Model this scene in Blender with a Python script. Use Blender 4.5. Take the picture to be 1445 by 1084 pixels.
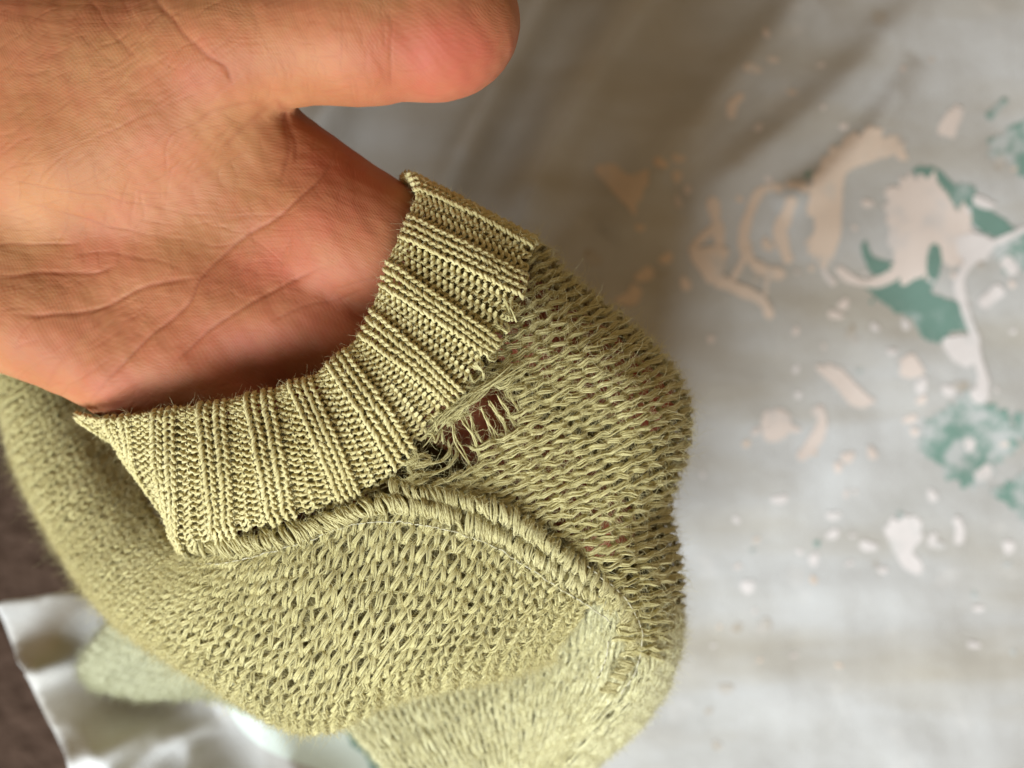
import bpy, bmesh, math, random
import numpy as np
from mathutils import Vector, Matrix
from mathutils.geometry import delaunay_2d_cdt

for o in list(bpy.data.objects): bpy.data.objects.remove(o)
rng = np.random.default_rng(7); random.seed(7)
scene = bpy.context.scene
CM = 0.01
HC = 40.0                       # camera height above the cloth, cm
KW = 0.8333                     # picture width / distance

# ---------------------------------------------------------------- camera
cam = bpy.data.cameras.new('camera'); camo = bpy.data.objects.new('camera', cam)
scene.collection.objects.link(camo); scene.camera = camo
camo.location = (0, 0, HC*CM); camo.rotation_euler = (0, 0, 0)
cam.sensor_width = 36; cam.lens = 36/KW
cam.clip_start = 0.005; cam.clip_end = 50
cam.dof.use_dof = True; cam.dof.focus_distance = (HC-15.7)*CM; cam.dof.aperture_fstop = 9.5

# ---------------------------------------------------------------- light: one big soft window, warm room around
world = bpy.data.worlds.new('World'); scene.world = world; world.use_nodes = True
bg = world.node_tree.nodes['Background']
bg.inputs[0].default_value = (1.0, 0.73, 0.43, 1); bg.inputs[1].default_value = 0.275
def lamp(name, loc, target, size, power, col):
    l = bpy.data.lights.new(name, 'AREA'); l.shape = 'RECTANGLE'; l.size, l.size_y = size
    l.energy = power; l.color = col
    o = bpy.data.objects.new(name, l); scene.collection.objects.link(o)
    o.location = loc
    o.rotation_euler = (Vector(target)-Vector(loc)).to_track_quat('-Z', 'Y').to_euler()
    return o
az = Vector((-0.44, -0.90, 0)).normalized(); el = math.radians(36); D = 0.95
lamp('window_light', (az.x*math.cos(el)*D, az.y*math.cos(el)*D, 0.1+math.sin(el)*D), (0, 0, 0.10), (0.58, 0.58), 18.5, (0.83, 0.925, 1.0))

vs = scene.view_settings
vs.view_transform = 'Standard'; vs.look = 'None'; vs.exposure = 0.06; vs.gamma = 1.0; vs.use_curve_mapping = False
scene.render.engine = 'CYCLES'
scene.cycles.max_bounces = 8; scene.cycles.use_denoising = True
scene.render.film_transparent = False

# ---------------------------------------------------------------- helpers
def P(px, py, z):
    """a point of the photograph (1445 x 1084) at height z -> cm"""
    s = (HC-z)*KW/1445.0
    px, py, s, z = np.broadcast_arrays(np.asarray(px, float), np.asarray(py, float), s, np.asarray(z, float))
    return np.stack([(px-722.5)*s, -(py-542.0)*s, z], -1)
def toPx(p):
    s = (HC-p[..., 2])*KW/1445.0
    return np.stack([p[..., 0]/s+722.5, -p[..., 1]/s+542.0], -1)

def mesh_obj(name, V, F, mat=None, parent=None, uv=None, smooth=True, attrs=None):
    """V (n,3) in cm, F (m,k) int array or list of arrays"""
    me = bpy.data.meshes.new(name)
    V = np.asarray(V, np.float32)*CM; F = np.asarray(F, np.int32)
    k = F.shape[1]
    me.vertices.add(len(V)); me.vertices.foreach_set('co', V.ravel())
    me.loops.add(F.size); me.loops.foreach_set('vertex_index', F.ravel())
    me.polygons.add(len(F)); me.polygons.foreach_set('loop_start', np.arange(0, F.size, k, dtype=np.int32))
    me.polygons.foreach_set('use_smooth', np.full(len(F), smooth))
    if uv is not None:
        ul = me.uv_layers.new(name='uv'); ul.data.foreach_set('uv', np.asarray(uv, np.float32).ravel())
    if attrs:
        for an, av in attrs.items():
            a = me.attributes.new(an, 'FLOAT', 'POINT'); a.data.foreach_set('value', np.asarray(av, np.float32))
    me.update(calc_edges=True); me.validate()
    if mat: me.materials.append(mat)
    o = bpy.data.objects.new(name, me); scene.collection.objects.link(o)
    if parent: o.parent = parent
    return o
def empty(name, loc):
    o = bpy.data.objects.new(name, None); scene.collection.objects.link(o)
    o.location = [c*CM for c in loc]; o.empty_display_size = 0.01
    return o
def tag(o, label=None, cat=None, group=None, kind=None):
    if label: o['label'] = label
    if cat: o['category'] = cat
    if group: o['group'] = group
    if kind: o['kind'] = kind
    return o

def crom(pts, n):
    """open Catmull-Rom through pts -> n points"""
    p = np.asarray(pts, float); p = np.vstack([2*p[0]-p[1], p, 2*p[-1]-p[-2]])
    m = len(p)-3; t = np.linspace(0, m-1e-9, n); i = t.astype(int); f = (t-i)[:, None]
    a, b, c, d = p[i], p[i+1], p[i+2], p[i+3]
    return 0.5*(2*b+(c-a)*f+(2*a-5*b+4*c-d)*f**2+(3*b-a-3*c+d)*f**3)
def crom_at(p, t):
    """p (m,...) control values, t any shape in [0,m-1], linear beyond"""
    p = np.asarray(p, float); m = len(p)
    pe = np.concatenate([(2*p[0]-p[1])[None], p, (2*p[-1]-p[-2])[None]])
    tc = np.clip(t, 0, m-1-1e-9); i = tc.astype(int); f = tc-i
    f = f.reshape(f.shape+(1,)*(p.ndim-1))
    a, b, c, d = pe[i], pe[i+1], pe[i+2], pe[i+3]
    r = 0.5*(2*b+(c-a)*f+(2*a-5*b+4*c-d)*f**2+(3*b-a-3*c+d)*f**3)
    ex = (t-tc).reshape(f.shape)
    e0 = (p[1]-p[0]); e1 = (p[-1]-p[-2])
    return r+np.where(ex < 0, ex*e0, ex*e1)
def patch(G, U, V):
    """tensor Catmull-Rom of a grid G (nu,nv,3)"""
    G = np.asarray(G, float); nu, nv, _ = G.shape
    def w(t, m):
        tc = np.clip(t, 0, m-1-1e-9); i = tc.astype(int); f = tc-i; ex = t-tc
        W = np.stack([-f+2*f**2-f**3, 2-5*f**2+3*f**3, f+4*f**2-3*f**3, -f**2+f**3], -1)*0.5
        W0 = np.zeros_like(W)
        lo = ex < 0; hi = ex > 0
        W[..., 1] += np.where(lo, -ex, 0); W[..., 2] += np.where(lo, ex, 0)
        W[..., 2] += np.where(hi, ex, 0); W[..., 1] += np.where(hi, -ex, 0)
        return i, W
    def ext(a):
        return np.concatenate([(2*a[:1]-a[1:2]), a, (2*a[-1:]-a[-2:-1])])
    E = ext(G); E = np.swapaxes(ext(np.swapaxes(E, 0, 1)), 0, 1)
    iu, wu = w(np.asarray(U, float), nu); iv, wv = w(np.asarray(V, float), nv)
    out = 0
    for a in range(4):
        for b in range(4):
            out = out+E[iu+a, iv+b]*(wu[..., a]*wv[..., b])[..., None]
    return out
def norm(v): return v/np.maximum(np.linalg.norm(v, axis=-1, keepdims=True), 1e-9)
def inpoly(px, py, poly):
    poly = np.asarray(poly, float); r = np.zeros(np.shape(px), bool)
    x0, y0 = poly[-1]
    for x1, y1 in poly:
        c = ((y1 > py) != (y0 > py)) & (px < (x0-x1)*(py-y1)/(y0-y1+1e-12)+x1)
        r ^= c; x0, y0 = x1, y1
    return r
def seg_dist(q, line):
    """min distance of 2-d points q to polyline, and the position along it 0..1"""
    best = np.full(len(q), 1e9); pos = np.zeros(len(q)); L = len(line)-1
    for i in range(L):
        a = line[i]; b = line[i+1]; ab = b-a
        h = np.clip(((q-a)@ab)/(ab@ab+1e-12), 0, 1)
        d = np.linalg.norm(q-a-h[:, None]*ab, axis=1)
        m = d < best; best[m] = d[m]; pos[m] = (i+h[m])/L
    return best, pos
def vnoise(p, seed=0):
    """cheap smooth pseudo noise in [-1,1] from a few sines"""
    r = np.random.default_rng(seed); s = 0
    for k in range(6):
        w = r.normal(size=p.shape[-1]); s = s+np.sin(p@w*1.6+r.uniform(0, 6.28))
    return s/3.5

class Acc:
    """collects quads / tris of many tubes"""
    def __init__(s): s.V = []; s.F = []; s.UV = []; s.n = 0
    def tubes(s, C, R, sides, N=None, uvlen=None):
        """C (m,k,3) centre lines, R (m,k) or scalar radii"""
        m, k, _ = C.shape
        R = np.broadcast_to(R, (m, k))
        T = norm(np.gradient(C, axis=1))
        if N is None:
            N = np.zeros_like(T); N[..., 2] = 1
            bad = np.abs(T[..., 2]) > 0.95; N[bad] = (1, 0, 0)
        B = norm(np.cross(T, N)); N2 = np.cross(B, T)
        th = np.arange(sides)*2*np.pi/sides
        ring = C[:, :, None]+R[..., None, None]*(np.cos(th)[:, None]*N2[:, :, None]+np.sin(th)[:, None]*B[:, :, None])
        base = s.n+(np.arange(m)*k*sides)[:, None, None]
        i = np.arange(k-1)[None, :, None]*sides; j = np.arange(sides)[None, None, :]; j2 = (j+1) % sides
        a = base+i+j; b = base+i+j2; c = base+i+sides+j2; d = base+i+sides+j
        F = np.stack([a, b, c, d], -1).reshape(-1, 4)
        seg = np.linalg.norm(np.diff(C, axis=1), axis=-1); L = np.concatenate([np.zeros((m, 1)), np.cumsum(seg, 1)], 1)+rng.uniform(0, 50, (m, 1))
        l0 = np.broadcast_to(L[:, :-1, None], (m, k-1, sides)); l1 = np.broadcast_to(L[:, 1:, None], (m, k-1, sides))
        v0 = np.broadcast_to(j/sides, (m, k-1, sides)); v1 = v0+1/sides
        UV = np.stack([np.stack([l0, v0], -1), np.stack([l0, v1], -1), np.stack([l1, v1], -1), np.stack([l1, v0], -1)], -2).reshape(-1, 2)
        s.V.append(ring.reshape(-1, 3)); s.F.append(F); s.UV.append(UV); s.n += m*k*sides
        return s
    def ribbons(s, C, R):
        """thin flat fibres"""
        m, k, _ = C.shape; T = norm(np.gradient(C, axis=1)); w = norm(np.cross(T, norm(rng.normal(size=(m, 1, 3)))))*np.broadcast_to(R, (m, k))[..., None]
        ring = np.stack([C-w, C+w], 2); base = s.n+(np.arange(m)*k*2)[:, None]; i = np.arange(k-1)[None]*2
        F = np.stack([base+i, base+i+1, base+i+3, base+i+2], -1).reshape(-1, 4)
        s.V.append(ring.reshape(-1, 3)); s.F.append(F); s.UV.append(np.tile(np.array([[0, 0], [0, 1], [.2, 1], [.2, 0]]), (len(F), 1))+rng.uniform(0, 9)); s.n += m*k*2
        return s
    def build(s, name, mat, parent=None):
        return mesh_obj(name, np.concatenate(s.V), np.concatenate(s.F), mat, parent, np.concatenate(s.UV))

# ---------------------------------------------------------------- materials
def new_mat(name):
    m = bpy.data.materials.new(name); m.use_nodes = True; nt = m.node_tree
    return m, nt, nt.nodes['Principled BSDF']
def N_(nt, t, **kw):
    n = nt.nodes.new(t)
    for k, v in kw.items(): setattr(n, k, v)
    return n
def ramp(nt, fac, stops):
    r = N_(nt, 'ShaderNodeValToRGB'); e = r.color_ramp.elements
    while len(e) < len(stops): e.new(0.5)
    for el_, (p, c) in zip(e, stops): el_.position = p; el_.color = (*c, 1)
    nt.links.new(fac, r.inputs[0]); return r.outputs[0]

def yarn_mat(name, c0, c1, c2, bump=0.5, streak=14, dist=0.0002):
    m, nt, b = new_mat(name); L = nt.links.new
    uv = N_(nt, 'ShaderNodeUVMap', uv_map='uv')
    mp = N_(nt, 'ShaderNodeMapping'); mp.inputs['Scale'].default_value = (3.0, streak, 1)
    L(uv.outputs[0], mp.inputs[0])
    no = N_(nt, 'ShaderNodeTexNoise'); no.inputs['Scale'].default_value = 1.0; no.inputs['Detail'].default_value = 3
    L(mp.outputs[0], no.inputs['Vector'])
    tc = N_(nt, 'ShaderNodeTexCoord')
    n2 = N_(nt, 'ShaderNodeTexNoise'); n2.inputs['Scale'].default_value = 90; L(tc.outputs['Object'], n2.inputs['Vector'])
    mx = N_(nt, 'ShaderNodeMath', operation='MULTIPLY_ADD'); mx.inputs[1].default_value = 0.75; L(no.outputs[0], mx.inputs[0])
    ml = N_(nt, 'ShaderNodeMath', operation='MULTIPLY'); ml.inputs[1].default_value = 0.25; L(n2.outputs[0], ml.inputs[0]); L(ml.outputs[0], mx.inputs[2])
    col = ramp(nt, mx.outputs[0], [(0.30, c0), (0.5, c1), (0.70, c2)])
    L(col, b.inputs['Base Color'])
    b.inputs['Roughness'].default_value = 0.78; b.inputs['Specular IOR Level'].default_value = 0.25
    b.inputs['Sheen Weight'].default_value = 0.25; b.inputs['Sheen Roughness'].default_value = 0.5
    b.inputs['Sheen Tint'].default_value = (1, .95, .75, 1)
    bp = N_(nt, 'ShaderNodeBump'); bp.inputs['Strength'].default_value = bump; bp.inputs['Distance'].default_value = dist
    L(no.outputs[0], bp.inputs['Height']); L(bp.outputs[0], b.inputs['Normal'])
    return m
M_rib = yarn_mat('ribbed_yarn', (0.42, 0.34, 0.125), (0.62, 0.53, 0.245), (0.78, 0.70, 0.40))
M_body = yarn_mat('brushed_yarn', (0.38, 0.325, 0.120), (0.57, 0.50, 0.228), (0.75, 0.68, 0.375), streak=12)
M_over = yarn_mat('overlock_yarn', (0.36, 0.305, 0.12), (0.55, 0.48, 0.225), (0.73, 0.66, 0.38), streak=12)
M_lit_yarn = yarn_mat('lit_brushed_yarn', (0.48, 0.435, 0.215), (0.64, 0.59, 0.335), (0.78, 0.74, 0.49), streak=12)  # brushed yarn lightened for the fold: direct light put into the colour
M_hem = yarn_mat('hem_yarn', (0.31, 0.295, 0.175), (0.43, 0.42, 0.27), (0.54, 0.53, 0.36), streak=12)
M_thread = yarn_mat('sewing_thread', (0.45, 0.40, 0.26), (0.60, 0.55, 0.38), (0.74, 0.70, 0.52))
def fuzz_mat(name, c):
    m, nt, b = new_mat(name); L = nt.links.new
    b.inputs['Base Color'].default_value = c; b.inputs['Roughness'].default_value = 0.6
    tr = N_(nt, 'ShaderNodeBsdfTranslucent'); tr.inputs[0].default_value = c
    mx = N_(nt, 'ShaderNodeMixShader'); mx.inputs[0].default_value = 0.45
    out = nt.nodes['Material Output']
    L(b.outputs[0], mx.inputs[1]); L(tr.outputs[0], mx.inputs[2]); L(mx.outputs[0], out.inputs[0])
    return m
M_fuzz_hem = fuzz_mat('hem_fuzz', (0.50, 0.49, 0.33, 1)); M_fuzz = fuzz_mat('wool_fuzz', (0.72, 0.645, 0.355, 1)); M_fuzz_lit = fuzz_mat('lit_wool_fuzz', (0.77, 0.725, 0.49, 1))  # the fold's fuzz is a lighter copy, direct light painted in
def backing_mat(name='shaded_knit_back', c0=(0.15, 0.12, 0.04), c1=(0.34, 0.28, 0.12)):
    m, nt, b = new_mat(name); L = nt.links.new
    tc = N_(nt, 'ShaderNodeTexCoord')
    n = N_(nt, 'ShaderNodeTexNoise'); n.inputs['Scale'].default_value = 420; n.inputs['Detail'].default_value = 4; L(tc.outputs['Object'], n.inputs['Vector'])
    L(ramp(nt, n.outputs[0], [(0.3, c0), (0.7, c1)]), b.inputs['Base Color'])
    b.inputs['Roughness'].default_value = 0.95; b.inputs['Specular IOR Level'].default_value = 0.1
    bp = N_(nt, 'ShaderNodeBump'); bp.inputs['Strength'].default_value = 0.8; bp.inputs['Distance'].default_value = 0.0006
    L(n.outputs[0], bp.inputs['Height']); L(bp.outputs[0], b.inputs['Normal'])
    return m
M_shaded_back = backing_mat()  # darker than the yarn: shade of the stitch gaps put into the colour
M_lit_back = backing_mat('lit_knit_back', (0.36, 0.33, 0.16), (0.56, 0.52, 0.30))  # backing of the fold, lightened in colour for direct light

def skin_mat():
    m, nt, b = new_mat('skin'); L = nt.links.new
    tc = N_(nt, 'ShaderNodeTexCoord')
    n1 = N_(nt, 'ShaderNodeTexNoise'); n1.inputs['Scale'].default_value = 55; n1.inputs['Detail'].default_value = 4; L(tc.outputs['Object'], n1.inputs['Vector'])
    base = ramp(nt, n1.outputs[0], [(0.32, (0.35, 0.138, 0.054)), (0.50, (0.40, 0.168, 0.069)), (0.70, (0.455, 0.215, 0.094))])
    red = N_(nt, 'ShaderNodeAttribute', attribute_name='red')
    mx = N_(nt, 'ShaderNodeMix', data_type='RGBA'); L(red.outputs['Fac'], mx.inputs['Factor']); L(base, mx.inputs['A']); mx.inputs['B'].default_value = (0.44, 0.11, 0.062, 1)
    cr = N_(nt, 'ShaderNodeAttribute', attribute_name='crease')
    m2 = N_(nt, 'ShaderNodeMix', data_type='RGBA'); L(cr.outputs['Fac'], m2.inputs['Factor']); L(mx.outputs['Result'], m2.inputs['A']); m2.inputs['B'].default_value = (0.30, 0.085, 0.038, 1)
    L(m2.outputs['Result'], b.inputs['Base Color'])
    b.inputs['Roughness'].default_value = 0.58; b.inputs['Specular IOR Level'].default_value = 0.22
    b.inputs['Subsurface Weight'].default_value = 0.35; b.inputs['Subsurface Radius'].default_value = (1.0, 0.32, 0.16); b.inputs['Subsurface Scale'].default_value = 0.0035
    # papillary ridges and the fine net of skin lines
    dn = N_(nt, 'ShaderNodeTexNoise'); dn.inputs['Scale'].default_value = 22; L(tc.outputs['Object'], dn.inputs['Vector'])
    va = N_(nt, 'ShaderNodeVectorMath', operation='SCALE'); va.inputs['Scale'].default_value = 0.035; L(dn.outputs['Color'], va.inputs[0])
    vb = N_(nt, 'ShaderNodeVectorMath', operation='ADD'); L(tc.outputs['Object'], vb.inputs[0]); L(va.outputs[0], vb.inputs[1])
    wv = N_(nt, 'ShaderNodeTexWave', wave_type='BANDS', bands_direction='DIAGONAL'); wv.inputs['Scale'].default_value = 640; wv.inputs['Distortion'].default_value = 2.0; wv.inputs['Detail'].default_value = 1
    L(vb.outputs[0], wv.inputs['Vector'])
    vo = N_(nt, 'ShaderNodeTexVoronoi', feature='DISTANCE_TO_EDGE'); vo.inputs['Scale'].default_value = 620; L(vb.outputs[0], vo.inputs['Vector'])
    b1 = N_(nt, 'ShaderNodeBump'); b1.inputs['Strength'].default_value = 0.075; b1.inputs['Distance'].default_value = 0.00022; L(wv.outputs[0], b1.inputs['Height'])
    mr = N_(nt, 'ShaderNodeMapping'); mr.inputs['Rotation'].default_value = (0, 0, math.radians(-32)); mr.inputs['Scale'].default_value = (160, 1300, 500); L(vb.outputs[0], mr.inputs[0])
    nr = N_(nt, 'ShaderNodeTexNoise'); nr.inputs['Scale'].default_value = 1.0; nr.inputs['Detail'].default_value = 3; L(mr.outputs[0], nr.inputs['Vector'])
    b0 = N_(nt, 'ShaderNodeBump'); b0.inputs['Strength'].default_value = 0.30; b0.inputs['Distance'].default_value = 0.0003; L(nr.outputs[0], b0.inputs['Height']); L(b0.outputs[0], b1.inputs['Normal'])
    b2 = N_(nt, 'ShaderNodeBump'); b2.inputs['Strength'].default_value = 0.14; b2.inputs['Distance'].default_value = 0.0002; L(vo.outputs[0], b2.inputs['Height']); L(b1.outputs[0], b2.inputs['Normal'])
    L(b2.outputs[0], b.inputs['Normal'])
    return m
M_skin = skin_mat()

def cloth_mat():
    m, nt, b = new_mat('canvas'); L = nt.links.new
    tc = N_(nt, 'ShaderNodeTexCoord')
    n1 = N_(nt, 'ShaderNodeTexNoise'); n1.inputs['Scale'].default_value = 14; n1.inputs['Detail'].default_value = 7; n1.inputs['Roughness'].default_value = 0.6; L(tc.outputs['Object'], n1.inputs['Vector'])
    c1 = ramp(nt, n1.outputs[0], [(0.30, (0.46, 0.44, 0.40)), (0.5, (0.56, 0.545, 0.52)), (0.72, (0.64, 0.635, 0.62))])
    n2 = N_(nt, 'ShaderNodeTexNoise'); n2.inputs['Scale'].default_value = 60; n2.inputs['Detail'].default_value = 5; L(tc.outputs['Object'], n2.inputs['Vector'])
    f = ramp(nt, n2.outputs[0], [(0.62, (0, 0, 0)), (0.75, (1, 1, 1))])
    ms = N_(nt, 'ShaderNodeMath', operation='MULTIPLY'); ms.inputs[1].default_value = 0.45; L(f, ms.inputs[0])
    mx = N_(nt, 'ShaderNodeMix', data_type='RGBA'); L(ms.outputs[0], mx.inputs['Factor']); L(c1, mx.inputs['A']); mx.inputs['B'].default_value = (0.74, 0.70, 0.66, 1)
    n3 = N_(nt, 'ShaderNodeTexNoise'); n3.inputs['Scale'].default_value = 38; n3.inputs['Detail'].default_value = 3; L(tc.outputs['Generated'], n3.inputs['Vector'])
    f3 = ramp(nt, n3.outputs[0], [(0.70, (0, 0, 0)), (0.78, (1, 1, 1))])
    m3 = N_(nt, 'ShaderNodeMath', operation='MULTIPLY'); m3.inputs[1].default_value = 0.5; L(f3, m3.inputs[0])
    mz = N_(nt, 'ShaderNodeMix', data_type='RGBA'); L(m3.outputs[0], mz.inputs['Factor']); L(mx.outputs['Result'], mz.inputs['A']); mz.inputs['B'].default_value = (0.34, 0.26, 0.17, 1)
    mp = N_(nt, 'ShaderNodeMapping'); mp.inputs['Rotation'].default_value = (0, 0, math.radians(-57)); mp.inputs['Scale'].default_value = (9, 42, 1); L(tc.outputs['Object'], mp.inputs[0])
    ns = N_(nt, 'ShaderNodeTexNoise'); ns.inputs['Scale'].default_value = 1; ns.inputs['Detail'].default_value = 4; L(mp.outputs[0], ns.inputs['Vector'])
    fs = ramp(nt, ns.outputs[0], [(0.45, (0, 0, 0)), (0.68, (0.75, 0.75, 0.75))])
    m4 = N_(nt, 'ShaderNodeMix', data_type='RGBA'); L(fs, m4.inputs['Factor']); L(mz.outputs['Result'], m4.inputs['A']); m4.inputs['B'].default_value = (0.46, 0.41, 0.33, 1)
    L(m4.outputs['Result'], b.inputs['Base Color'])
    b.inputs['Roughness'].default_value = 0.95; b.inputs['Specular IOR Level'].default_value = 0.1
    w1 = N_(nt, 'ShaderNodeTexWave', bands_direction='X'); w1.inputs['Scale'].default_value = 420; L(tc.outputs['Object'], w1.inputs['Vector'])
    w2 = N_(nt, 'ShaderNodeTexWave', bands_direction='Y'); w2.inputs['Scale'].default_value = 420; L(tc.outputs['Object'], w2.inputs['Vector'])
    ad = N_(nt, 'ShaderNodeMath', operation='ADD'); L(w1.outputs[0], ad.inputs[0]); L(w2.outputs[0], ad.inputs[1])
    bp = N_(nt, 'ShaderNodeBump'); bp.inputs['Strength'].default_value = 0.3; bp.inputs['Distance'].default_value = 0.0003; L(ad.outputs[0], bp.inputs['Height'])
    bq = N_(nt, 'ShaderNodeBump'); bq.inputs['Strength'].default_value = 0.5; bq.inputs['Distance'].default_value = 0.004; L(n1.outputs[0], bq.inputs['Height']); L(bp.outputs[0], bq.inputs['Normal'])
    L(bq.outputs[0], b.inputs['Normal'])
    return m
M_cloth = cloth_mat()
def paint_mat(name, c, wear, wearcol=(0.62, 0.60, 0.57), scale=70):
    m, nt, b = new_mat(name); L = nt.links.new
    tc = N_(nt, 'ShaderNodeTexCoord')
    n = N_(nt, 'ShaderNodeTexNoise'); n.inputs['Scale'].default_value = scale; n.inputs['Detail'].default_value = 6; n.inputs['Roughness'].default_value = 0.65; L(tc.outputs['Object'], n.inputs['Vector'])
    f = ramp(nt, n.outputs[0], [(wear-0.04, (0, 0, 0)), (min(wear+0.10, 1), (1, 1, 1))])
    mx = N_(nt, 'ShaderNodeMix', data_type='RGBA'); L(f, mx.inputs['Factor']); mx.inputs['A'].default_value = (*c, 1); mx.inputs['B'].default_value = (*wearcol, 1)
    L(mx.outputs['Result'], b.inputs['Base Color']); b.inputs['Roughness'].default_value = 0.7; b.inputs['Specular IOR Level'].default_value = 0.25
    return m
M_pink = paint_mat('pale_pink_paint', (0.76, 0.65, 0.58), 0.56, (0.66, 0.60, 0.56))
M_white = paint_mat('off_white_paint', (0.76, 0.70, 0.67), 0.60)
M_tan = paint_mat('peach_paint', (0.74, 0.595, 0.48), 0.56, (0.62, 0.55, 0.48))
M_teal = paint_mat('grey_green_paint', (0.20, 0.32, 0.265), 0.47, (0.54, 0.55, 0.53), 110)
M_teal2 = paint_mat('thick_grey_green_paint', (0.175, 0.285, 0.235), 0.58, (0.42, 0.48, 0.45), 80)
M_mint = paint_mat('pale_mint_paint', (0.69, 0.75, 0.68), 0.75, (0.72, 0.75, 0.70))
M_brown = paint_mat('brown_stain', (0.38, 0.31, 0.22), 0.42, (0.54, 0.50, 0.45), 120)
def carpet_mat():
    m, nt, b = new_mat('brown_carpet'); L = nt.links.new
    tc = N_(nt, 'ShaderNodeTexCoord')
    n = N_(nt, 'ShaderNodeTexNoise'); n.inputs['Scale'].default_value = 160; n.inputs['Detail'].default_value = 5; L(tc.outputs['Object'], n.inputs['Vector'])
    n2 = N_(nt, 'ShaderNodeTexNoise'); n2.inputs['Scale'].default_value = 9; L(tc.outputs['Object'], n2.inputs['Vector'])
    a = N_(nt, 'ShaderNodeMath', operation='ADD'); L(n.outputs[0], a.inputs[0]); L(n2.outputs[0], a.inputs[1])
    h = N_(nt, 'ShaderNodeMath', operation='MULTIPLY'); h.inputs[1].default_value = 0.5; L(a.outputs[0], h.inputs[0])
    L(ramp(nt, h.outputs[0], [(0.3, (0.042, 0.025, 0.017)), (0.7, (0.10, 0.062, 0.044))]), b.inputs['Base Color'])
    b.inputs['Roughness'].default_value = 1; b.inputs['Specular IOR Level'].default_value = 0.05
    bp = N_(nt, 'ShaderNodeBump'); bp.inputs['Distance'].default_value = 0.003; L(n.outputs[0], bp.inputs['Height']); L(bp.outputs[0], b.inputs['Normal'])
    return m
M_carpet = carpet_mat()

# ---------------------------------------------------------------- floor and drop cloth
def grid(nx, ny):
    i, j = np.meshgrid(np.arange(nx-1), np.arange(ny-1), indexing='ij'); a = (i*ny+j).ravel()
    return np.stack([a, a+ny, a+ny+1, a+1], -1)
n = 60
X, Y = np.meshgrid(np.linspace(-70, 60, n), np.linspace(-60, 60, n), indexing='ij')
Z = -1.6+0.05*vnoise(np.stack([X, Y], -1)*0.4, 3)
fl = mesh_obj('floor', np.stack([X, Y, Z], -1).reshape(-1, 3), grid(n, n), M_carpet); tag(fl, kind='structure')

FOLDS = [  # (polyline in photograph pixels, height cm, width cm)
    ([(1010, -120), (900, 20), (790, 190), (690, 400)], 0.75, 1.0), ([(860, -120), (770, 0), (690, 150), (600, 330)], 0.65, 0.8),
    ([(1180, -60), (1100, 40), (980, 180), (850, 330)], 0.40, 1.0), ([(1330, -40), (1200, 110), (1080, 210), (960, 290)], 0.30, 0.9),
    ([(640, -80), (560, 40), (470, 160), (430, 260)], 0.6, 0.9), ([(1290, 80), (1240, 170), (1150, 260), (1090, 290)], 0.22, 0.6),
    ([(1000, 1020), (1150, 960), (1300, 930), (1460, 940)], 0.05, 1.6), ([(900, 760), (1080, 700), (1250, 640)], 0.05, 1.3),
    ([(960, 890), (1040, 850), (1200, 830), (1380, 870)], 0.04, 1.0),
    ([(-20, 905), (60, 903), (180, 885)], 0.7, 0.45), ([(60, 1010), (130, 1020), (240, 985), (330, 960)], 0.55, 0.7),
    ([(150, 1110), (215, 1050), (280, 1000), (340, 985)], 0.5, 0.5), ([(290, 1110), (305, 1050), (318, 1000)], 0.45, 0.5)]
FOLDS = [(P(*np.array(crom(f, 14)).T, 0.0)[:, :2], h, w) for f, h, w in FOLDS]
def cloth_h(xy):
    cr = np.clip((-3.5-xy[:, 0])/4, 0, 1)*np.clip((-3-xy[:, 1])/3, 0, 1)  # lower left corner, heaped up and tilted off the window to dim it
    z = 0.10*vnoise(xy*0.28, 11)+0.05*vnoise(xy*0.75, 12)+0.015*vnoise(xy*2.3, 13)+cr*(0.55-0.9*np.abs(vnoise(xy*np.array([0.35, 0.75]), 15))+0.27*(-3.5-xy[:, 0])+0.27*(-3-xy[:, 1]))
    for ln, h, w in FOLDS:
        d, t = seg_dist(xy, ln)
        z = z+2.0*h*np.exp(-(d/(0.75*w))**2)*np.clip(np.minimum(t, 1-t)*5, 0.0, 1)**0.8
    return z
def Pc(px, py):
    z = np.zeros(np.shape(px))
    for _ in range(4): z = cloth_h(P(px, py, z)[..., :2])
    return P(px, py, z)[..., :2]
edge_px = [(700, -900), (330, -150), (330, 250), (240, 640), (150, 822), (100, 832), (50, 843), (-2, 852), (6, 880), (28, 935), (60, 1000), (82, 1045), (96, 1084), (120, 1200), (220, 1700)]
edge = Pc(*np.array(crom(edge_px, 120)).T)
outer = [(26, -34), (40, -20), (40, 40), (10, 44)]
outline = np.vstack([edge, np.array(outer)])
gx, gy = np.meshgrid(np.arange(-22, 40, 0.16), np.arange(-34, 44, 0.16), indexing='ij')
q = np.stack([gx.ravel(), gy.ravel()], -1)
keep = inpoly(q[:, 0], q[:, 1], outline)
far = (np.abs(q[:, 0]) > 18) | (np.abs(q[:, 1]) > 14)
ii = (np.round((q[:, 0]+22)/0.16).astype(int) % 5 == 0) & (np.round((q[:, 1]+34)/0.16).astype(int) % 5 == 0)
d, _ = seg_dist(q, outline)
q = q[keep & (~far | ii) & (d > 0.12)]
def cdt(out, inner):
    pts = [Vector(p) for p in out]+[Vector(p) for p in inner]
    n_ = len(out)
    r = delaunay_2d_cdt(pts, [], [list(range(n_))], 1, 1e-6)
    return np.array([tuple(v) for v in r[0]]), np.array([f for f in r[2] if len(f) == 3])
v2, f3 = cdt(outline, q)
v3 = np.column_stack([v2, cloth_h(v2)])
cl = mesh_obj('drop_cloth', v3, f3, M_cloth)
tag(cl, 'off white canvas drop cloth spattered with pink and green paint under the sweater', 'drop cloth')
sol = cl.modifiers.new('thickness', 'SOLIDIFY'); sol.thickness = 0.0007; sol.offset = -1

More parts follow.
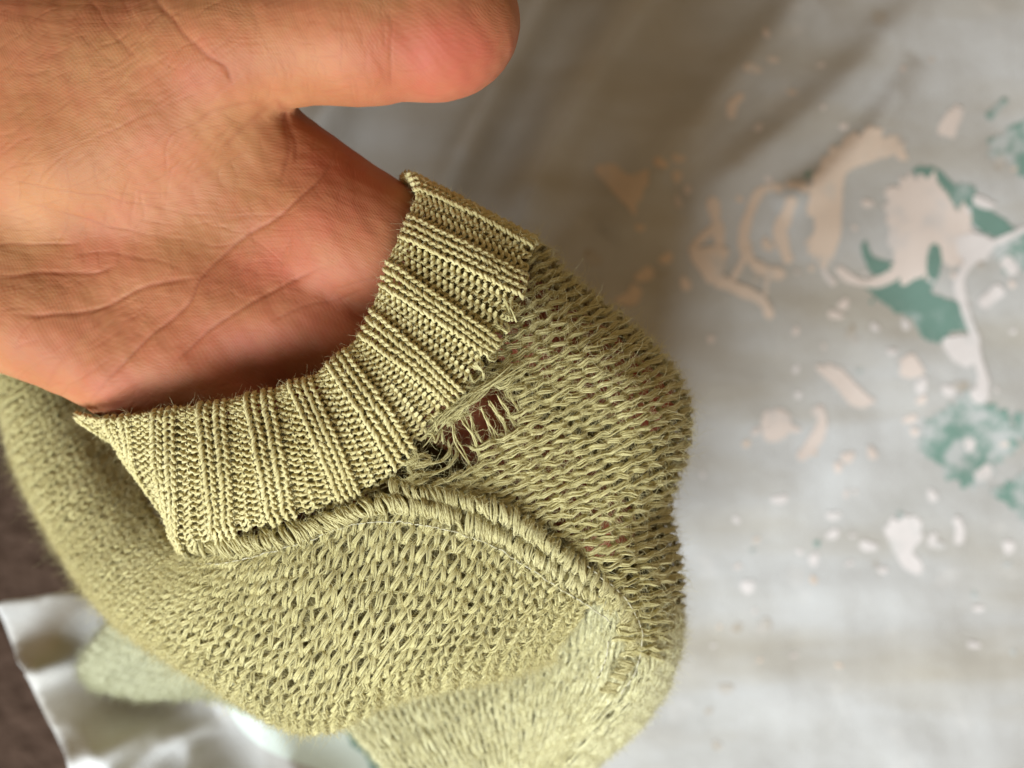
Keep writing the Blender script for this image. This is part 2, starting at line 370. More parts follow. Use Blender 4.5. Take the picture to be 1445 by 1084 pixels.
def splash(name, px, mat, lift=0.03, jit=0.0):
    o2 = Pc(*np.asarray(px, float).T)
    if jit:
        ctr = o2.mean(0); o2 = ctr+(o2-ctr)*(1+jit*vnoise(o2*6, 5)[:, None]+0.9*jit*vnoise(o2*19, 6)[:, None])
    lo, hi = o2.min(0), o2.max(0); st = max(0.14, (hi-lo).max()/24)
    a, b = np.meshgrid(np.arange(lo[0], hi[0], st), np.arange(lo[1], hi[1], st), indexing='ij')
    g = np.stack([a.ravel(), b.ravel()], -1)
    if len(g):
        g = g[inpoly(g[:, 0], g[:, 1], o2)]
    if len(g):
        dd, _ = seg_dist(g, np.vstack([o2, o2[:1]])); g = g[dd > st*0.4]
    v, f = cdt(o2, g)
    return mesh_obj(name, np.column_stack([v, cloth_h(v)+lift]), f, mat, cl)
def blob(name, px, mat, lift=0.03, jit=0.075):
    p = np.array(px, float); p = np.vstack([p, p[:1]])
    pe = np.vstack([p[-2], p, p[1]]); out = []
    for i in range(len(p)-1):
        a, b, c, d_ = pe[i], pe[i+1], pe[i+2], pe[i+3]
        for f in np.linspace(0, 1, 10)[:-1]:
            out.append(0.5*(2*b+(c-a)*f+(2*a-5*b+4*c-d_)*f**2+(3*b-a-3*c+d_)*f**3))
    return splash(name, out, mat, lift, jit)
def stroke(name, px, w, mat, lift=0.035):
    c = crom(px, 8*len(px)); t = norm(np.gradient(c, axis=0)); nn = np.stack([-t[:, 1], t[:, 0]], -1)
    ww = w/2*(1+0.25*vnoise(c*0.05, 8)+0.15*vnoise(c*0.15, 9))*np.clip(np.minimum(np.arange(len(c))+1.0, len(c)-np.arange(len(c)))/3.0, 0.35, 1)
    return splash(name, np.vstack([c+nn*ww[:, None], (c-nn*ww[:, None])[::-1]]), mat, lift)
def dot(name, x, y, r, mat, lift=0.03):
    a = np.linspace(0, 2*np.pi, 15)[:-1]; k = random.uniform(0.7, 1.3); ph = random.uniform(0, 3)
    rr = r*(1+0.22*np.sin(2*a+ph)+0.12*np.sin(3*a+2*ph))
    return splash(name, np.stack([x+rr*np.cos(a)*k, y+rr*np.sin(a)/k], -1), mat, lift)

S_ = 'paint_splash'
tag(blob(S_, [(1222, 402), (1262, 390), (1300, 385), (1325, 385), (1314, 410), (1332, 420), (1357, 432), (1368, 466), (1342, 470), (1327, 486), (1300, 475), (1285, 450), (1262, 440), (1240, 422)], M_teal2, 0.02), 'grey green paint blotch below the round pink one')
tag(blob(S_, [(1283, 240), (1320, 238), (1345, 258), (1372, 263), (1388, 290), (1428, 318), (1424, 334), (1392, 332), (1370, 312), (1348, 292), (1325, 262)], M_teal2, 0.02), 'grey green paint crescent above the round pink blotch')
blob(S_, [(1220, 335), (1232, 362), (1262, 372), (1255, 388), (1230, 386), (1216, 356)], M_teal2, 0.02)
blob(S_, [(1310, 350), (1325, 348), (1328, 372), (1318, 392), (1308, 385)], M_teal2, 0.045)
blob(S_, [(1398, 345), (1425, 330), (1470, 322), (1470, 395), (1440, 380), (1412, 372)], M_teal, 0.02)
blob(S_, [(1395, 200), (1415, 190), (1432, 174), (1470, 172), (1470, 255), (1440, 250), (1420, 226), (1400, 222)], M_teal, 0.02, 0.12)
stroke(S_, [(1393, 168), (1405, 155), (1420, 140)], 11, M_teal)
blob(S_, [(1294, 618), (1312, 592), (1340, 575), (1365, 553), (1402, 572), (1436, 596), (1440, 630), (1410, 652), (1394, 676), (1370, 690), (1340, 672), (1312, 645)], M_teal, 0.02, 0.10)
blob(S_, [(1396, 690), (1425, 680), (1470, 655), (1470, 748), (1440, 730), (1420, 712)], M_teal, 0.02, 0.12)
blob(S_, [(1430, 585), (1470, 590), (1470, 620), (1445, 625)], M_teal, 0.02, 0.12)
tag(blob(S_, [(1290, 247), (1318, 250), (1335, 272), (1350, 300), (1361, 284), (1372, 328), (1392, 350), (1366, 372), (1330, 376), (1302, 394), (1272, 396), (1262, 370), (1250, 330), (1248, 290), (1262, 262)], M_pink, 0.035), 'round pale pink paint blotch edged with grey green')
stroke('paint_drip', [(1180, 378), (1200, 394), (1230, 400), (1262, 387), (1277, 366)], 13, M_pink)
stroke('paint_drip', [(1395, 340), (1364, 375), (1353, 402), (1362, 440), (1373, 472), (1376, 500), (1386, 532), (1384, 562)], 14, M_white, 0.05)
blob(S_, [(1348, 340), (1370, 330), (1398, 336), (1402, 352), (1385, 368), (1362, 372)], M_white, 0.05)
stroke('paint_drip', [(1392, 348), (1415, 338), (1450, 322)], 9, M_white, 0.05)
blob(S_, [(1328, 482), (1352, 474), (1380, 478), (1382, 505), (1362, 518), (1342, 506)], M_white, 0.045)
blob(S_, [(1322, 186), (1334, 162), (1350, 149), (1360, 156), (1352, 178), (1345, 194), (1332, 192)], M_pink)
blob(S_, [(1374, 276), (1388, 280), (1404, 290), (1396, 296), (1376, 290)], M_white, 0.045)
blob(S_, [(1410, 366), (1424, 362), (1436, 378), (1430, 390), (1416, 380)], M_white, 0.045)
stroke(S_, [(1383, 432), (1400, 418), (1414, 406)], 15, M_white)
tag(blob(S_, [(1138, 345), (1148, 325), (1140, 285), (1150, 240), (1175, 210), (1215, 186), (1235, 180), (1252, 196), (1274, 196), (1276, 228), (1262, 220), (1240, 226), (1200, 240), (1190, 262), (1186, 332), (1172, 368), (1160, 382)], M_tan), 'long bent peach paint smear left of the round pink blotch')
stroke('paint_drip', [(1160, 378), (1168, 392), (1178, 402)], 8, M_pink)
stroke(S_, [(1004, 278), (1010, 310), (1016, 352), (1012, 388)], 15, M_tan, 0.03)
stroke(S_, [(1010, 320), (986, 340), (974, 356)], 11, M_tan, 0.04)
blob(S_, [(972, 354), (985, 350), (1022, 350), (1023, 372), (1010, 396), (1000, 400), (984, 380)], M_tan, 0.045)
stroke('paint_drip', [(1008, 394), (1040, 408), (1074, 424), (1088, 450)], 17, M_tan, 0.05)
stroke(S_, [(1032, 398), (1048, 368), (1056, 350)], 11, M_tan, 0.035)
stroke(S_, [(1079, 418), (1082, 392)], 8, M_tan, 0.04)
stroke(S_, [(1102, 264), (1074, 270), (1058, 300), (1049, 336), (1058, 366), (1080, 383), (1108, 388)], 16, M_tan, 0.03)
stroke(S_, [(1119, 278), (1108, 308), (1100, 326), (1106, 350), (1114, 372)], 19, M_tan, 0.03)
stroke(S_, [(1108, 262), (1124, 262), (1140, 268)], 10, M_tan, 0.04)
dot(S_, 1083, 346, 9, M_tan)
tag(blob(S_, [(843, 236), (868, 231), (886, 246), (914, 241), (912, 262), (901, 286), (894, 302), (870, 276), (850, 256)], M_tan), 'heart shaped peach paint blotch above the sweater')
for x, y, r, mt in [(932, 230, 9, M_tan), (957, 224, 8, M_tan), (955, 249, 8, M_tan), (970, 268, 6, M_pink), (957, 285, 7, M_pink), (940, 365, 9, M_tan), (967, 401, 9, M_tan), (910, 388, 12, M_tan),
                    (903, 322, 6, M_tan), (1061, 97, 10, M_tan), (1090, 85, 6, M_tan), (1081, 47, 6, M_pink), (1070, 181, 6, M_pink), (1100, 266, 6, M_tan), (1224, 288, 7, M_pink), (1234, 462, 6, M_white),
                    (1277, 458, 7, M_white), (1258, 497, 6, M_white), (1382, 558, 13, M_white), (1338, 552, 9, M_white), (1100, 705, 9, M_white), (1055, 828, 10, M_white), (1175, 754, 8, M_white), (1225, 771, 10, M_white),
                    (1320, 768, 9, M_white), (1316, 758, 6, M_white), (1423, 772, 9, M_white), (1148, 790, 8, M_white), (1380, 859, 6, M_white), (1373, 910, 7, M_white), (1176, 728, 8, M_white), (1245, 805, 6, M_white),
                    (1095, 590, 11, M_pink), (1108, 602, 9, M_pink), (1084, 612, 9, M_pink), (1066, 610, 6, M_pink), (1120, 606, 7, M_pink), (1196, 646, 9, M_pink), (1182, 660, 7, M_pink), (1230, 640, 8, M_pink),
                    (1300, 545, 10, M_white), (1315, 700, 8, M_white), (1388, 668, 12, M_white), (1368, 628, 9, M_white), (1300, 565, 7, M_pink), (1284, 592, 8, M_pink), (1290, 610, 6, M_pink), (1190, 430, 8, M_pink), (1178, 445, 8, M_pink)]:
    dot('paint_speck', x, y, r, mt)
rs = random.Random(5)
for _ in range(70):
    x, y = rs.uniform(990, 1440), rs.uniform(60, 960)
    dot('paint_speck', x, y, rs.uniform(2.5, 5.5), rs.choice([M_pink, M_pink, M_white, M_tan, M_teal]), 0.025)
blob(S_, [(866, 424), (885, 412), (893, 400), (905, 408), (902, 424), (888, 432)], M_tan)
stroke(S_, [(1031, 168), (1034, 148), (1049, 133)], 13, M_tan)
blob(S_, [(1152, 520), (1165, 514), (1190, 524), (1222, 556), (1234, 566), (1222, 574), (1200, 570), (1180, 548)], M_pink)
blob(S_, [(1273, 508), (1288, 500), (1298, 512), (1304, 528), (1286, 534), (1270, 528)], M_pink)
blob(S_, [(1076, 586), (1100, 576), (1116, 590), (1112, 612), (1096, 624), (1078, 616)], M_pink, 0.02)
stroke(S_, [(1150, 574), (1160, 592), (1154, 614), (1142, 632), (1126, 648)], 17, M_pink)
tag(blob(S_, [(1250, 740), (1268, 730), (1296, 734), (1301, 758), (1288, 778), (1302, 796), (1294, 810), (1274, 800), (1262, 778), (1250, 758)], M_white), 'off white paint blotch with a tail on the bright lower cloth')
stroke(S_, [(1347, 730), (1354, 745), (1352, 768)], 13, M_white)
for x, y, r in [(1240, 26, 11), (1200, 470, 9), (1206, 482, 6), (1038, 886, 8), (1078, 884, 11), (1024, 972, 9), (1012, 1052, 7), (836, 365, 12), (1410, 230, 9), (1382, 375, 6), (1355, 545, 9), (900, 1032, 6), (1000, 1003, 5)]:
    dot('stain', x, y, r, M_brown, 0.02)
tag(blob(S_, [(300, 960), (322, 1000), (345, 1034), (384, 1062), (440, 1082), (520, 1110), (620, 1120), (600, 1060), (540, 1000), (430, 950)], M_mint, 0.02, 0.0), 'large pale mint paint patch below the sweater')
stroke('paint_stroke', [(480, 985), (500, 1030), (520, 1058), (552, 1086), (580, 1104)], 26, M_teal2, 0.05)

# ---------------------------------------------------------------- the hand (one continuous skin)
def px3(a): return P(a[0], a[1], a[2])
def cone(p, a, b, ra, rb):
    a = px3(a); b = px3(b); ba = b-a
    h = np.clip(((p-a)@ba)/(ba@ba), 0, 1)
    return np.linalg.norm(p-a-h[..., None]*ba, axis=-1)-(ra+(rb-ra)*h)
def ell(p, c, r, ang, tilt=0):
    c = px3(c); d_ = p-c; ca, sa = math.cos(ang), math.sin(ang)
    x = d_[..., 0]*ca+d_[..., 1]*sa; y = -d_[..., 0]*sa+d_[..., 1]*ca; z = d_[..., 2]
    if tilt: z = z-tilt*x
    k = np.sqrt((x/r[0])**2+(y/r[1])**2+(z/r[2])**2)
    k2 = np.sqrt((x/r[0]**2)**2+(y/r[1]**2)**2+(z/r[2]**2)**2)+1e-9
    return k*(k-1)/k2
def smin(a, b, k):
    h = np.clip(0.5+0.5*(b-a)/k, 0, 1); return b+(a-b)*h-k*h*(1-h)
def hand_sdf(p):
    W = (-260, 130, 12.2)
    d_ = cone(p, W, (520, 350, 13.75), 2.0, 1.32)
    for a, r in (((400, 440, 13.45), 1.32), ((285, 505, 13.3), 1.25), ((165, 512, 13.35), 1.18)):
        d_ = smin(d_, cone(p, (-230, 215, 12.3), a, 1.75, r), 0.7)
    d_ = smin(d_, cone(p, (-1250, -60, 10.6), (-230, 170, 12.2), 3.4, 2.4), 1.2)       # forearm
    d_ = smin(d_, ell(p, (-10, 425, 13.1), (2.9, 1.35, 1.5), math.radians(-24), 0.12), 0.7)  # heel of the little finger side
    d_ = smin(d_, ell(p, (470, 330, 13.9), (1.5, 1.1, 1.12), math.radians(-40)), 0.5)  # pad under the index finger
    d_ = smin(d_, ell(p, (130, 190, 14.0), (3.6, 1.9, 1.8), math.radians(4), 0.16), 0.8)   # ball of the thumb
    d_ = smin(d_, cone(p, (350, 196, 13.75), (528, 326, 13.7), 1.12, 1.14), 0.5)       # web and index side of the palm
    d_ = smin(d_, cone(p, (330, 440, 13.2), (500, 560, 13.2), 1.25, 0.9), 0.6)
    d_ = smin(d_, cone(p, (250, 500, 13.1), (380, 640, 13.0), 1.2, 0.85), 0.6)
    # fingers
    fing = [[(505, 352, 13.7), (720, 445, 13.9), (832, 512, 13.3), (905, 566, 12.6)],
            [(405, 440, 13.5), (640, 566, 13.9), (768, 664, 13.4), (850, 742, 12.6)],
            [(290, 508, 13.3), (450, 700, 13.5), (540, 822, 12.9), (598, 890, 12.1)],
            [(168, 515, 13.2), (280, 672, 13.0), (345, 775, 12.4), (388, 838, 11.7)]]
    for f, (ra, rb) in zip(fing, ((0.98, 0.74), (1.0, 0.76), (0.95, 0.72), (0.82, 0.62))):
        e = cone(p, f[0], f[1], ra, ra*0.93)
        e = smin(e, cone(p, f[1], f[2], ra*0.95, rb*1.08), 0.2)
        e = smin(e, cone(p, f[2], f[3], rb*1.06, rb), 0.2)
        d_ = smin(d_, e, 0.35)
    # thumb
    d_ = smin(d_, cone(p, (-90, 85, 12.6), (300, 75, 14.9), 2.3, 1.36), 1.1)
    t = cone(p, (270, 72, 14.85), (330, 60, 15.1), 1.36, 1.38)
    t = smin(t, cone(p, (330, 62, 15.1), (515, 44, 15.5), 1.36, 1.36), 0.3)
    t = smin(t, cone(p, (515, 44, 15.5), (600, 34, 15.5), 1.34, 1.42), 0.5)
    t = smin(t, ell(p, (618, 32, 15.5), (1.64, 1.55, 1.3), 0.05), 0.25)
    d_ = smin(d_, t, 0.32)
    # hollow of the palm
    hol = ell(p, (300, 345, 16.2), (2.6, 1.5, 1.35), math.radians(-24))
    d_ = -smin(-d_, hol, 0.6)
    return d_
def surface_nets(f, lo, hi, h):
    ax = [np.arange(l, u, h) for l, u in zip(lo, hi)]
    G = np.stack(np.meshgrid(*ax, indexing='ij'), -1)
    D_ = np.empty(G.shape[:3])
    for i in range(0, G.shape[0], 24): D_[i:i+24] = f(G[i:i+24])
    n_ = np.array(D_.shape)-1
    s = D_ < 0
    cnt = np.zeros(n_, int); acc = np.zeros((*n_, 3)); k = np.zeros(n_)
    cor = [(a, b, c) for a in (0, 1) for b in (0, 1) for c in (0, 1)]
    sl = lambda o: tuple(slice(o[i], o[i]+n_[i]) for i in range(3))
    for c in cor: cnt += s[sl(c)]
    act = (cnt > 0) & (cnt < 8)
    for a in cor:
        for x in range(3):
            if a[x]: continue
            b = list(a); b[x] = 1; b = tuple(b)
            da, db = D_[sl(a)], D_[sl(b)]
            m = (s[sl(a)] != s[sl(b)]) & act
            t = np.where(m, da/(da-db+1e-12), 0)
            for y in range(3):
                acc[..., y] += np.where(m, a[y]+(t if y == x else 0), 0)
            k += m
    idx = -np.ones(n_, int); idx[act] = np.arange(act.sum())
    V = (np.argwhere(act)+acc[act]/k[act][:, None])*h+np.array(lo)
    F = []
    for x in range(3):
        y, z = (x+1) % 3, (x+2) % 3
        o = [0, 0, 0]; e = [0, 0, 0]
        A = s.take(range(0, s.shape[x]-1), x); B = s.take(range(1, s.shape[x]), x)
        for flip in (False, True):
            m = (A & ~B) if not flip else (~A & B)
            q_ = np.argwhere(m)
            q_ = q_[(q_[:, y] > 0) & (q_[:, z] > 0) & (q_[:, y] < n_[y]) & (q_[:, z] < n_[z])]
            def g(dy, dz):
                r = q_.copy(); r[:, y] -= dy; r[:, z] -= dz; return idx[r[:, 0], r[:, 1], r[:, 2]]
            c = [g(1, 1), g(0, 1), g(0, 0), g(1, 0)]
            if flip: c = c[::-1]
            F.append(np.stack(c, -1))
    return V, np.concatenate(F)
def sdf_grad(f, p, e=0.02):
    return norm(np.stack([f(p+np.eye(3)[i]*e)-f(p-np.eye(3)[i]*e) for i in range(3)], -1))
def project(f, V, n_=3):
    for _ in range(n_):
        g = sdf_grad(f, V); V = V-g*f(V)[:, None]*0.9
    return V
HV, HF = surface_nets(hand_sdf, (-32, -8, 9.0), (5.5, 13, 18.0), 0.15)
HV = project(hand_sdf, HV, 2)
me = bpy.data.meshes.new('hand'); me.from_pydata(HV.tolist(), [], HF.tolist())
bm = bmesh.new(); bm.from_mesh(me); bm.faces.ensure_lookup_table(); bm.normal_update()
vis = []
for f in bm.faces:
    c = f.calc_center_median(); u = toPx(np.array(c))
    if f.normal.z > 0.1 and -15 < u[0] < 760 and -15 < u[1] < 620: vis.append(f)
es = list({e for f in vis for e in f.edges})
bmesh.ops.subdivide_edges(bm, edges=es, cuts=3, use_grid_fill=True)
bmesh.ops.triangulate(bm, faces=[f for f in bm.faces if len(f.verts) > 4])
bm.to_mesh(me); bm.free()
V = np.empty(len(me.vertices)*3, np.float32); me.vertices.foreach_get('co', V); V = V.reshape(-1, 3).astype(float)
V = project(hand_sdf, V, 1); Nn = sdf_grad(hand_sdf, V)
q = toPx(V)
disp = np.zeros(len(V)); crease = np.zeros(len(V))
topf = np.clip(Nn[:, 2]*3, 0, 1)
CREASES = [  # polyline px, depth cm, width px, swelling beside it
    ([(19, 444), (81, 445), (139, 436), (181, 418), (226, 400), (284, 390)], .060, 5, .05),
    ([(118, 576), (168, 521), (210, 476), (245, 450), (268, 424), (284, 392), (323, 353), (349, 334), (387, 310), (420, 282), (459, 243), (476, 210)], .062, 4.5, .05),
    ([(250, 512), (290, 473), (323, 447), (366, 421), (400, 404), (452, 379)], .055, 5, .045),
    ([(-10, 250), (60, 262), (139, 276), (252, 298), (323, 308), (360, 305), (400, 303), (432, 292)], .022, 2.6, .02),
    ([(60, 292), (129, 311), (181, 327), (252, 337), (310, 347), (349, 340)], .026, 3, .02),
    ([(-10, 345), (48, 347), (113, 342)], .04, 4, .03), ([(-10, 390), (65, 384), (129, 386), (165, 376)], .05, 5, .04),
    ([(94, 363), (136, 354), (181, 361), (226, 370), (262, 384)], .03, 3, .02),
    ([(215, -10), (249, 36), (285, 72), (313, 94), (330, 118)], .055, 6, .04), ([(122, -5), (160, 47), (194, 83)], .03, 4, .02),
    ([(170, -5), (190, 28), (205, 48)], .02, 3, .01), ([(111, 47), (138, 72), (166, 91)], .02, 3, .01),
    ([(290, 168), (262, 178), (244, 190), (236, 212), (233, 240)], .022, 3, .015), ([(278, 172), (300, 156), (330, 148), (372, 144)], .022, 7, .04),
    ([(318, 205), (332, 191), (354, 172), (390, 141)], .026, 9, .05), ([(388, 140), (402, 168), (406, 207), (394, 262)], .045, 8, .05), ([(395, 145), (412, 180), (418, 230)], .05, 7, .02),
    ([(549, 10), (553, 60), (552, 125)], .030, 3.5, .01), ([(355, 10), (372, 60), (398, 122)], .02, 3, .012), ([(484, 10), (480, 105)], .022, 3, .008),
    ([(430, 20), (436, 95)], .008, 3, .006), ([(536, 0), (544, 70)], .022, 3, .006),
    ([(290, 127), (221, 155), (111, 208), (55, 249)], .020, 2.6, .012), ([(183, 224), (125, 252), (94, 263)], .018, 2.4, .01), ([(300, 100), (240, 135), (160, 185)], .014, 2.4, .01),
    ([(350, 425), (300, 445), (262, 470)], .0, 3, .0), ([(470, 405), (520, 395), (560, 385)], .02, 4, .015), ([(380, 455), (440, 430), (520, 408)], .028, 4, .02),
    ([(260, 300), (262, 340), (240, 385), (215, 410)], .016, 2.2, .008), ([(240, 228), (236, 262), (232, 300)], .012, 2.2, .006), ([(345, 340), (330, 370), (300, 400)], .014, 2.4, .008),
    ([(225, 262), (228, 300), (220, 345)], .012, 2, .005), ([(130, 300), (136, 340), (140, 380)], .012, 2, .005), ([(196, 268), (200, 310), (192, 350)], .010, 2, .005), ([(150, 262), (160, 300), (165, 330)], .010, 2, .004),
    ([(90, 300), (112, 345), (120, 372)], .010, 2, .004), ([(0, 300), (40, 292), (90, 280)], .012, 2.4, .005), ([(0, 325), (30, 316), (60, 306)], .012, 2.4, .006), ([(160, 420), (130, 440), (96, 470)], .010, 2.4, .005),
    ([(60, 560), (90, 500), (140, 450)], .012, 9, .0), ([(420, 300), (440, 330), (430, 380)], .008, 3, .004), ([(370, 350), (362, 385), (352, 400)], .012, 2.2, .006), ([(385, 345), (378, 380)], .010, 2.2, .005)]
near = (q[:, 0] > -60) & (q[:, 0] < 800) & (q[:, 1] > -60) & (q[:, 1] < 680)
qi = np.where(near)[0]; qq = q[qi]; wob = np.stack([vnoise(qq*0.035, 21), vnoise(qq*0.035, 22)], -1)*2.2
for ln, dep, w, sw in CREASES:
    w = w*0.62
    c = crom(ln, 5*len(ln)); lo, hi = c.min(0)-w*8, c.max(0)+w*8
    su = (qq[:, 0] > lo[0]) & (qq[:, 0] < hi[0]) & (qq[:, 1] > lo[1]) & (qq[:, 1] < hi[1]); qj = qi[su]
    d_, t = seg_dist((qq+wob)[su], c)
    taper = np.clip(np.minimum(t+0.02, 1.02-t)*7, 0, 1)
    g = np.exp(-(d_/w)**2)*taper
    major = 0.022*np.clip((dep-0.028)/0.02, 0, 1); dep *= 0.36; disp[qj] += (-major*np.exp(-(d_/(w*5))**2)*taper-dep*g+sw*0.0*np.exp(-((d_-w*2.6)/(w*2.0))**2)*taper)*topf[qj]
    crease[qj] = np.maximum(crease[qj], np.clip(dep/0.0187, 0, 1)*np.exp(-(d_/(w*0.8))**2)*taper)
# fine random lines: fan over the ball of the thumb, grid over the hollow
def fine(n_, box, ang, spread, ln_, dep, w, seed):
    r = np.random.default_rng(seed)
    for _ in range(n_):
        x, y = r.uniform(box[0], box[2]), r.uniform(box[1], box[3]); a = math.radians(ang+r.normal()*spread); L_ = r.uniform(0.5, 1.4)*ln_
        b = r.normal()*0.12*L_
        dx, dy = math.cos(a), math.sin(a)
        pts = [(x-dx*L_/2, y-dy*L_/2), (x-dy*b, y+dx*b), (x+dx*L_/2, y+dy*L_/2)]
        c = crom(pts, 14); lo, hi = c.min(0)-12, c.max(0)+12
        sub = qi[(q[qi, 0] > lo[0]) & (q[qi, 0] < hi[0]) & (q[qi, 1] > lo[1]) & (q[qi, 1] < hi[1])]
        if not len(sub): continue
        d_, t = seg_dist(q[sub], c); taper = np.clip(np.minimum(t, 1-t)*4, 0, 1); g = np.exp(-(d_/w)**2)*taper
        k = r.uniform(0.4, 1)
        disp[sub] -= dep*k*g*topf[sub]; crease[sub] = np.maximum(crease[sub], 0.30*k*g)
fine(150, (-20, 10, 330, 250), -35, 10, 70, .0075, 1.6, 1)
fine(60, (20, 240, 420, 420), 95, 14, 60, .0075, 1.6, 2)
fine(60, (20, 250, 420, 430), 12, 14, 60, .0075, 1.6, 3)
fine(60, (320, 10, 560, 140), 82, 10, 55, .006, 1.7, 4)
fine(60, (330, 150, 520, 420), 60, 30, 45, .006, 1.6, 5)
fine(60, (0, 400, 330, 590), -35, 12, 60, .0065, 1.7, 6)
fine(50, (380, 10, 600, 140), 3, 8, 40, .003, 1.5, 7)
disp += 0.03*vnoise(V*1.3, 31)*topf+0.008*vnoise(V*5.0, 32)
V = V+Nn*disp[:, None]
def spot(x, y, r): return np.exp(-(((q[:, 0]-x)**2+(q[:, 1]-y)**2)/r**2))
red = 0.75*spot(640, 80, 75)+0.35*spot(560, 60, 80)+0.35*spot(470, 360, 120)+0.25*spot(130, 560, 90)+0.35*spot(350, 500, 140)+0.15*spot(290, 60, 60)+0.22*spot(500, 270, 70)+0.14+0.20*vnoise(V*0.9, 41)+0.12*vnoise(V*2.6, 42)+0.08*vnoise(V*7, 43)
deep = ((q[:, 0]-590)*0.57-(q[:, 1]-300)*0.0)   # fingers inside the sweater are flushed
red = np.clip(np.where(q[:, 0] > 600, np.where(q[:, 1] > 220, 0.7, red), red), 0, 1)
loopsF = [tuple(p.vertices) for p in me.polygons]
me2 = bpy.data.meshes.new('hand'); me2.from_pydata((V*CM).tolist(), [], loopsF)
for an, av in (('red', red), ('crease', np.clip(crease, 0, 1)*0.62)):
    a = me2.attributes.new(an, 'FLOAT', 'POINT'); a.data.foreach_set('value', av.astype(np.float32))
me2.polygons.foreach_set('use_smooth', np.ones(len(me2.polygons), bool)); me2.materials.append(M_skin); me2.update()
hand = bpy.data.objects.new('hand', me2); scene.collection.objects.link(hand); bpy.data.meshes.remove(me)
tag(hand, 'bare open hand, palm up, fingers tucked inside the ribbed sweater edge, thumb outstretched', 'hand')

# ---------------------------------------------------------------- the sweater
sweater = empty('sweater', P(560, 760, 11.0))
tag(sweater, 'olive green knitted wool sweater with ribbed edge and frayed hole, stretched over the hand', 'sweater')
bpy.context.view_layer.update()
SW = sweater.location.copy()
def adopt(o, parent):
    o.parent = parent; o.matrix_parent_inverse = Matrix.Translation(-SW) if parent == sweater else Matrix.Identity(4)
    return o

def stitch_lines(surf, col, row, sgn, zo, m, a=0.20, b=0.80, c=0.05, jit=0.04, asym=0.0):
    """centre lines of knitted loops; col,row,sgn,zo are (n,) arrays; surf(U,V)->cm. returns C,N (n,m,3)"""
    tau = np.linspace(0, 1, m)[None]; t = 2*np.pi*tau; n_ = len(col)
    j = lambda s: rng.normal(size=(n_, 1))*s
    x = tau+a*(1+j(jit*2))*np.sin(2*t)+j(jit*0.6)*np.sin(t)**2
    y = -b*(1+j(jit))*np.cos(t)+asym*np.sin(t)*0.5+j(jit*1.0)*np.sin(t)**2
    z = -c*np.cos(2*t)*sgn[:, None]*(1+j(jit*2))+zo[:, None]
    if zo.shape == (n_, ): pass
    U = col[:, None]+x; Vv = row[:, None]+y
    e = 0.05
    S = surf(U, Vv); du = surf(U+e, Vv)-surf(U-e, Vv); dv = surf(U, Vv+e)-surf(U, Vv-e)
    N = norm(np.cross(du, dv)); 
    return S+z[..., None]*N, N
def plies(acc, C, N, R, k, off, twist, sides=5):
    """k strands twisted round the centre lines C"""
    T = norm(np.gradient(C, axis=1)); B = norm(np.cross(T, N)); N2 = np.cross(B, T)
    seg = np.linalg.norm(np.diff(C, axis=1), axis=-1); s = np.concatenate([np.zeros((len(C), 1)), np.cumsum(seg, 1)], 1)
    for i in range(k):
        ph = 2*np.pi*i/k+s*twist
        c = C+off*(np.cos(ph)[..., None]*N2+np.sin(ph)[..., None]*B)
        acc.tubes(c, R, sides, N2)
def strands(acc, C, N, k, spread, r, sides=4, twist=3.0):
    """a loose brushed yarn: k fibres bundles lying unevenly side by side"""
    T = norm(np.gradient(C, axis=1)); B = norm(np.cross(T, N)); N2 = np.cross(B, T); n_, m, _ = C.shape
    u = np.linspace(0, 1, m)[None]
    for i in range(k):
        ph = 2*np.pi*i/k+rng.normal(size=(n_, 1))*0.7+u*twist*(1+0.4*rng.normal(size=(n_, 1)))
        ro = spread*np.sqrt(rng.uniform(0.12, 1.25, (n_, 1)))*(1+0.35*np.sin(u*6.28*rng.uniform(0.6, 1.8, (n_, 1))+rng.uniform(0, 6.28, (n_, 1))))
        c = C+ro[..., None]*(0.85*np.cos(ph)[..., None]*N2+np.sin(ph)[..., None]*B)
        acc.tubes(c, r*rng.uniform(0.7, 1.25, (n_, 1)), sides, N2)
def hairs(acc, C, N, per, lmin, lmax, rad, out=0.5, along=0.7, lift=0.03, seg=4, curl=0.5):
    """loose fibres leaving the yarn lines"""
    n_, m, _ = C.shape; tot = int(n_*per)
    if tot < 1: return
    i = rng.integers(0, n_, tot); j = rng.integers(0, m-1, tot)
    T = norm(np.gradient(C, axis=1))[i, j]; Nn_ = N[i, j]; p = C[i, j]
    B = norm(np.cross(T, Nn_))
    sg = rng.choice([-1, 1], (tot, 1))
    d0 = norm(T*sg*along+Nn_*(out*np.abs(rng.normal(size=(tot, 1))))+B*rng.normal(size=(tot, 1))*0.55)
    d1 = norm(d0+curl*rng.normal(size=(tot, 3)))
    L_ = (lmin+(lmax-lmin)*rng.random((tot, 1))**2)
    t = np.linspace(0, 1, seg)[None, :, None]
    q_ = norm(rng.normal(size=(tot, 3)))
    c = p[:, None]+Nn_[:, None]*lift*rng.random((tot, 1, 1))+L_[:, None]*(d0[:, None]*t*(1-0.5*t)+d1[:, None]*0.5*t**2)+q_[:, None]*np.sin(t*np.pi*1.6)*L_[:, None]*0.10*curl
    acc.ribbons(c, np.broadcast_to(rad*(1-0.6*t[..., 0]), (tot, seg)))

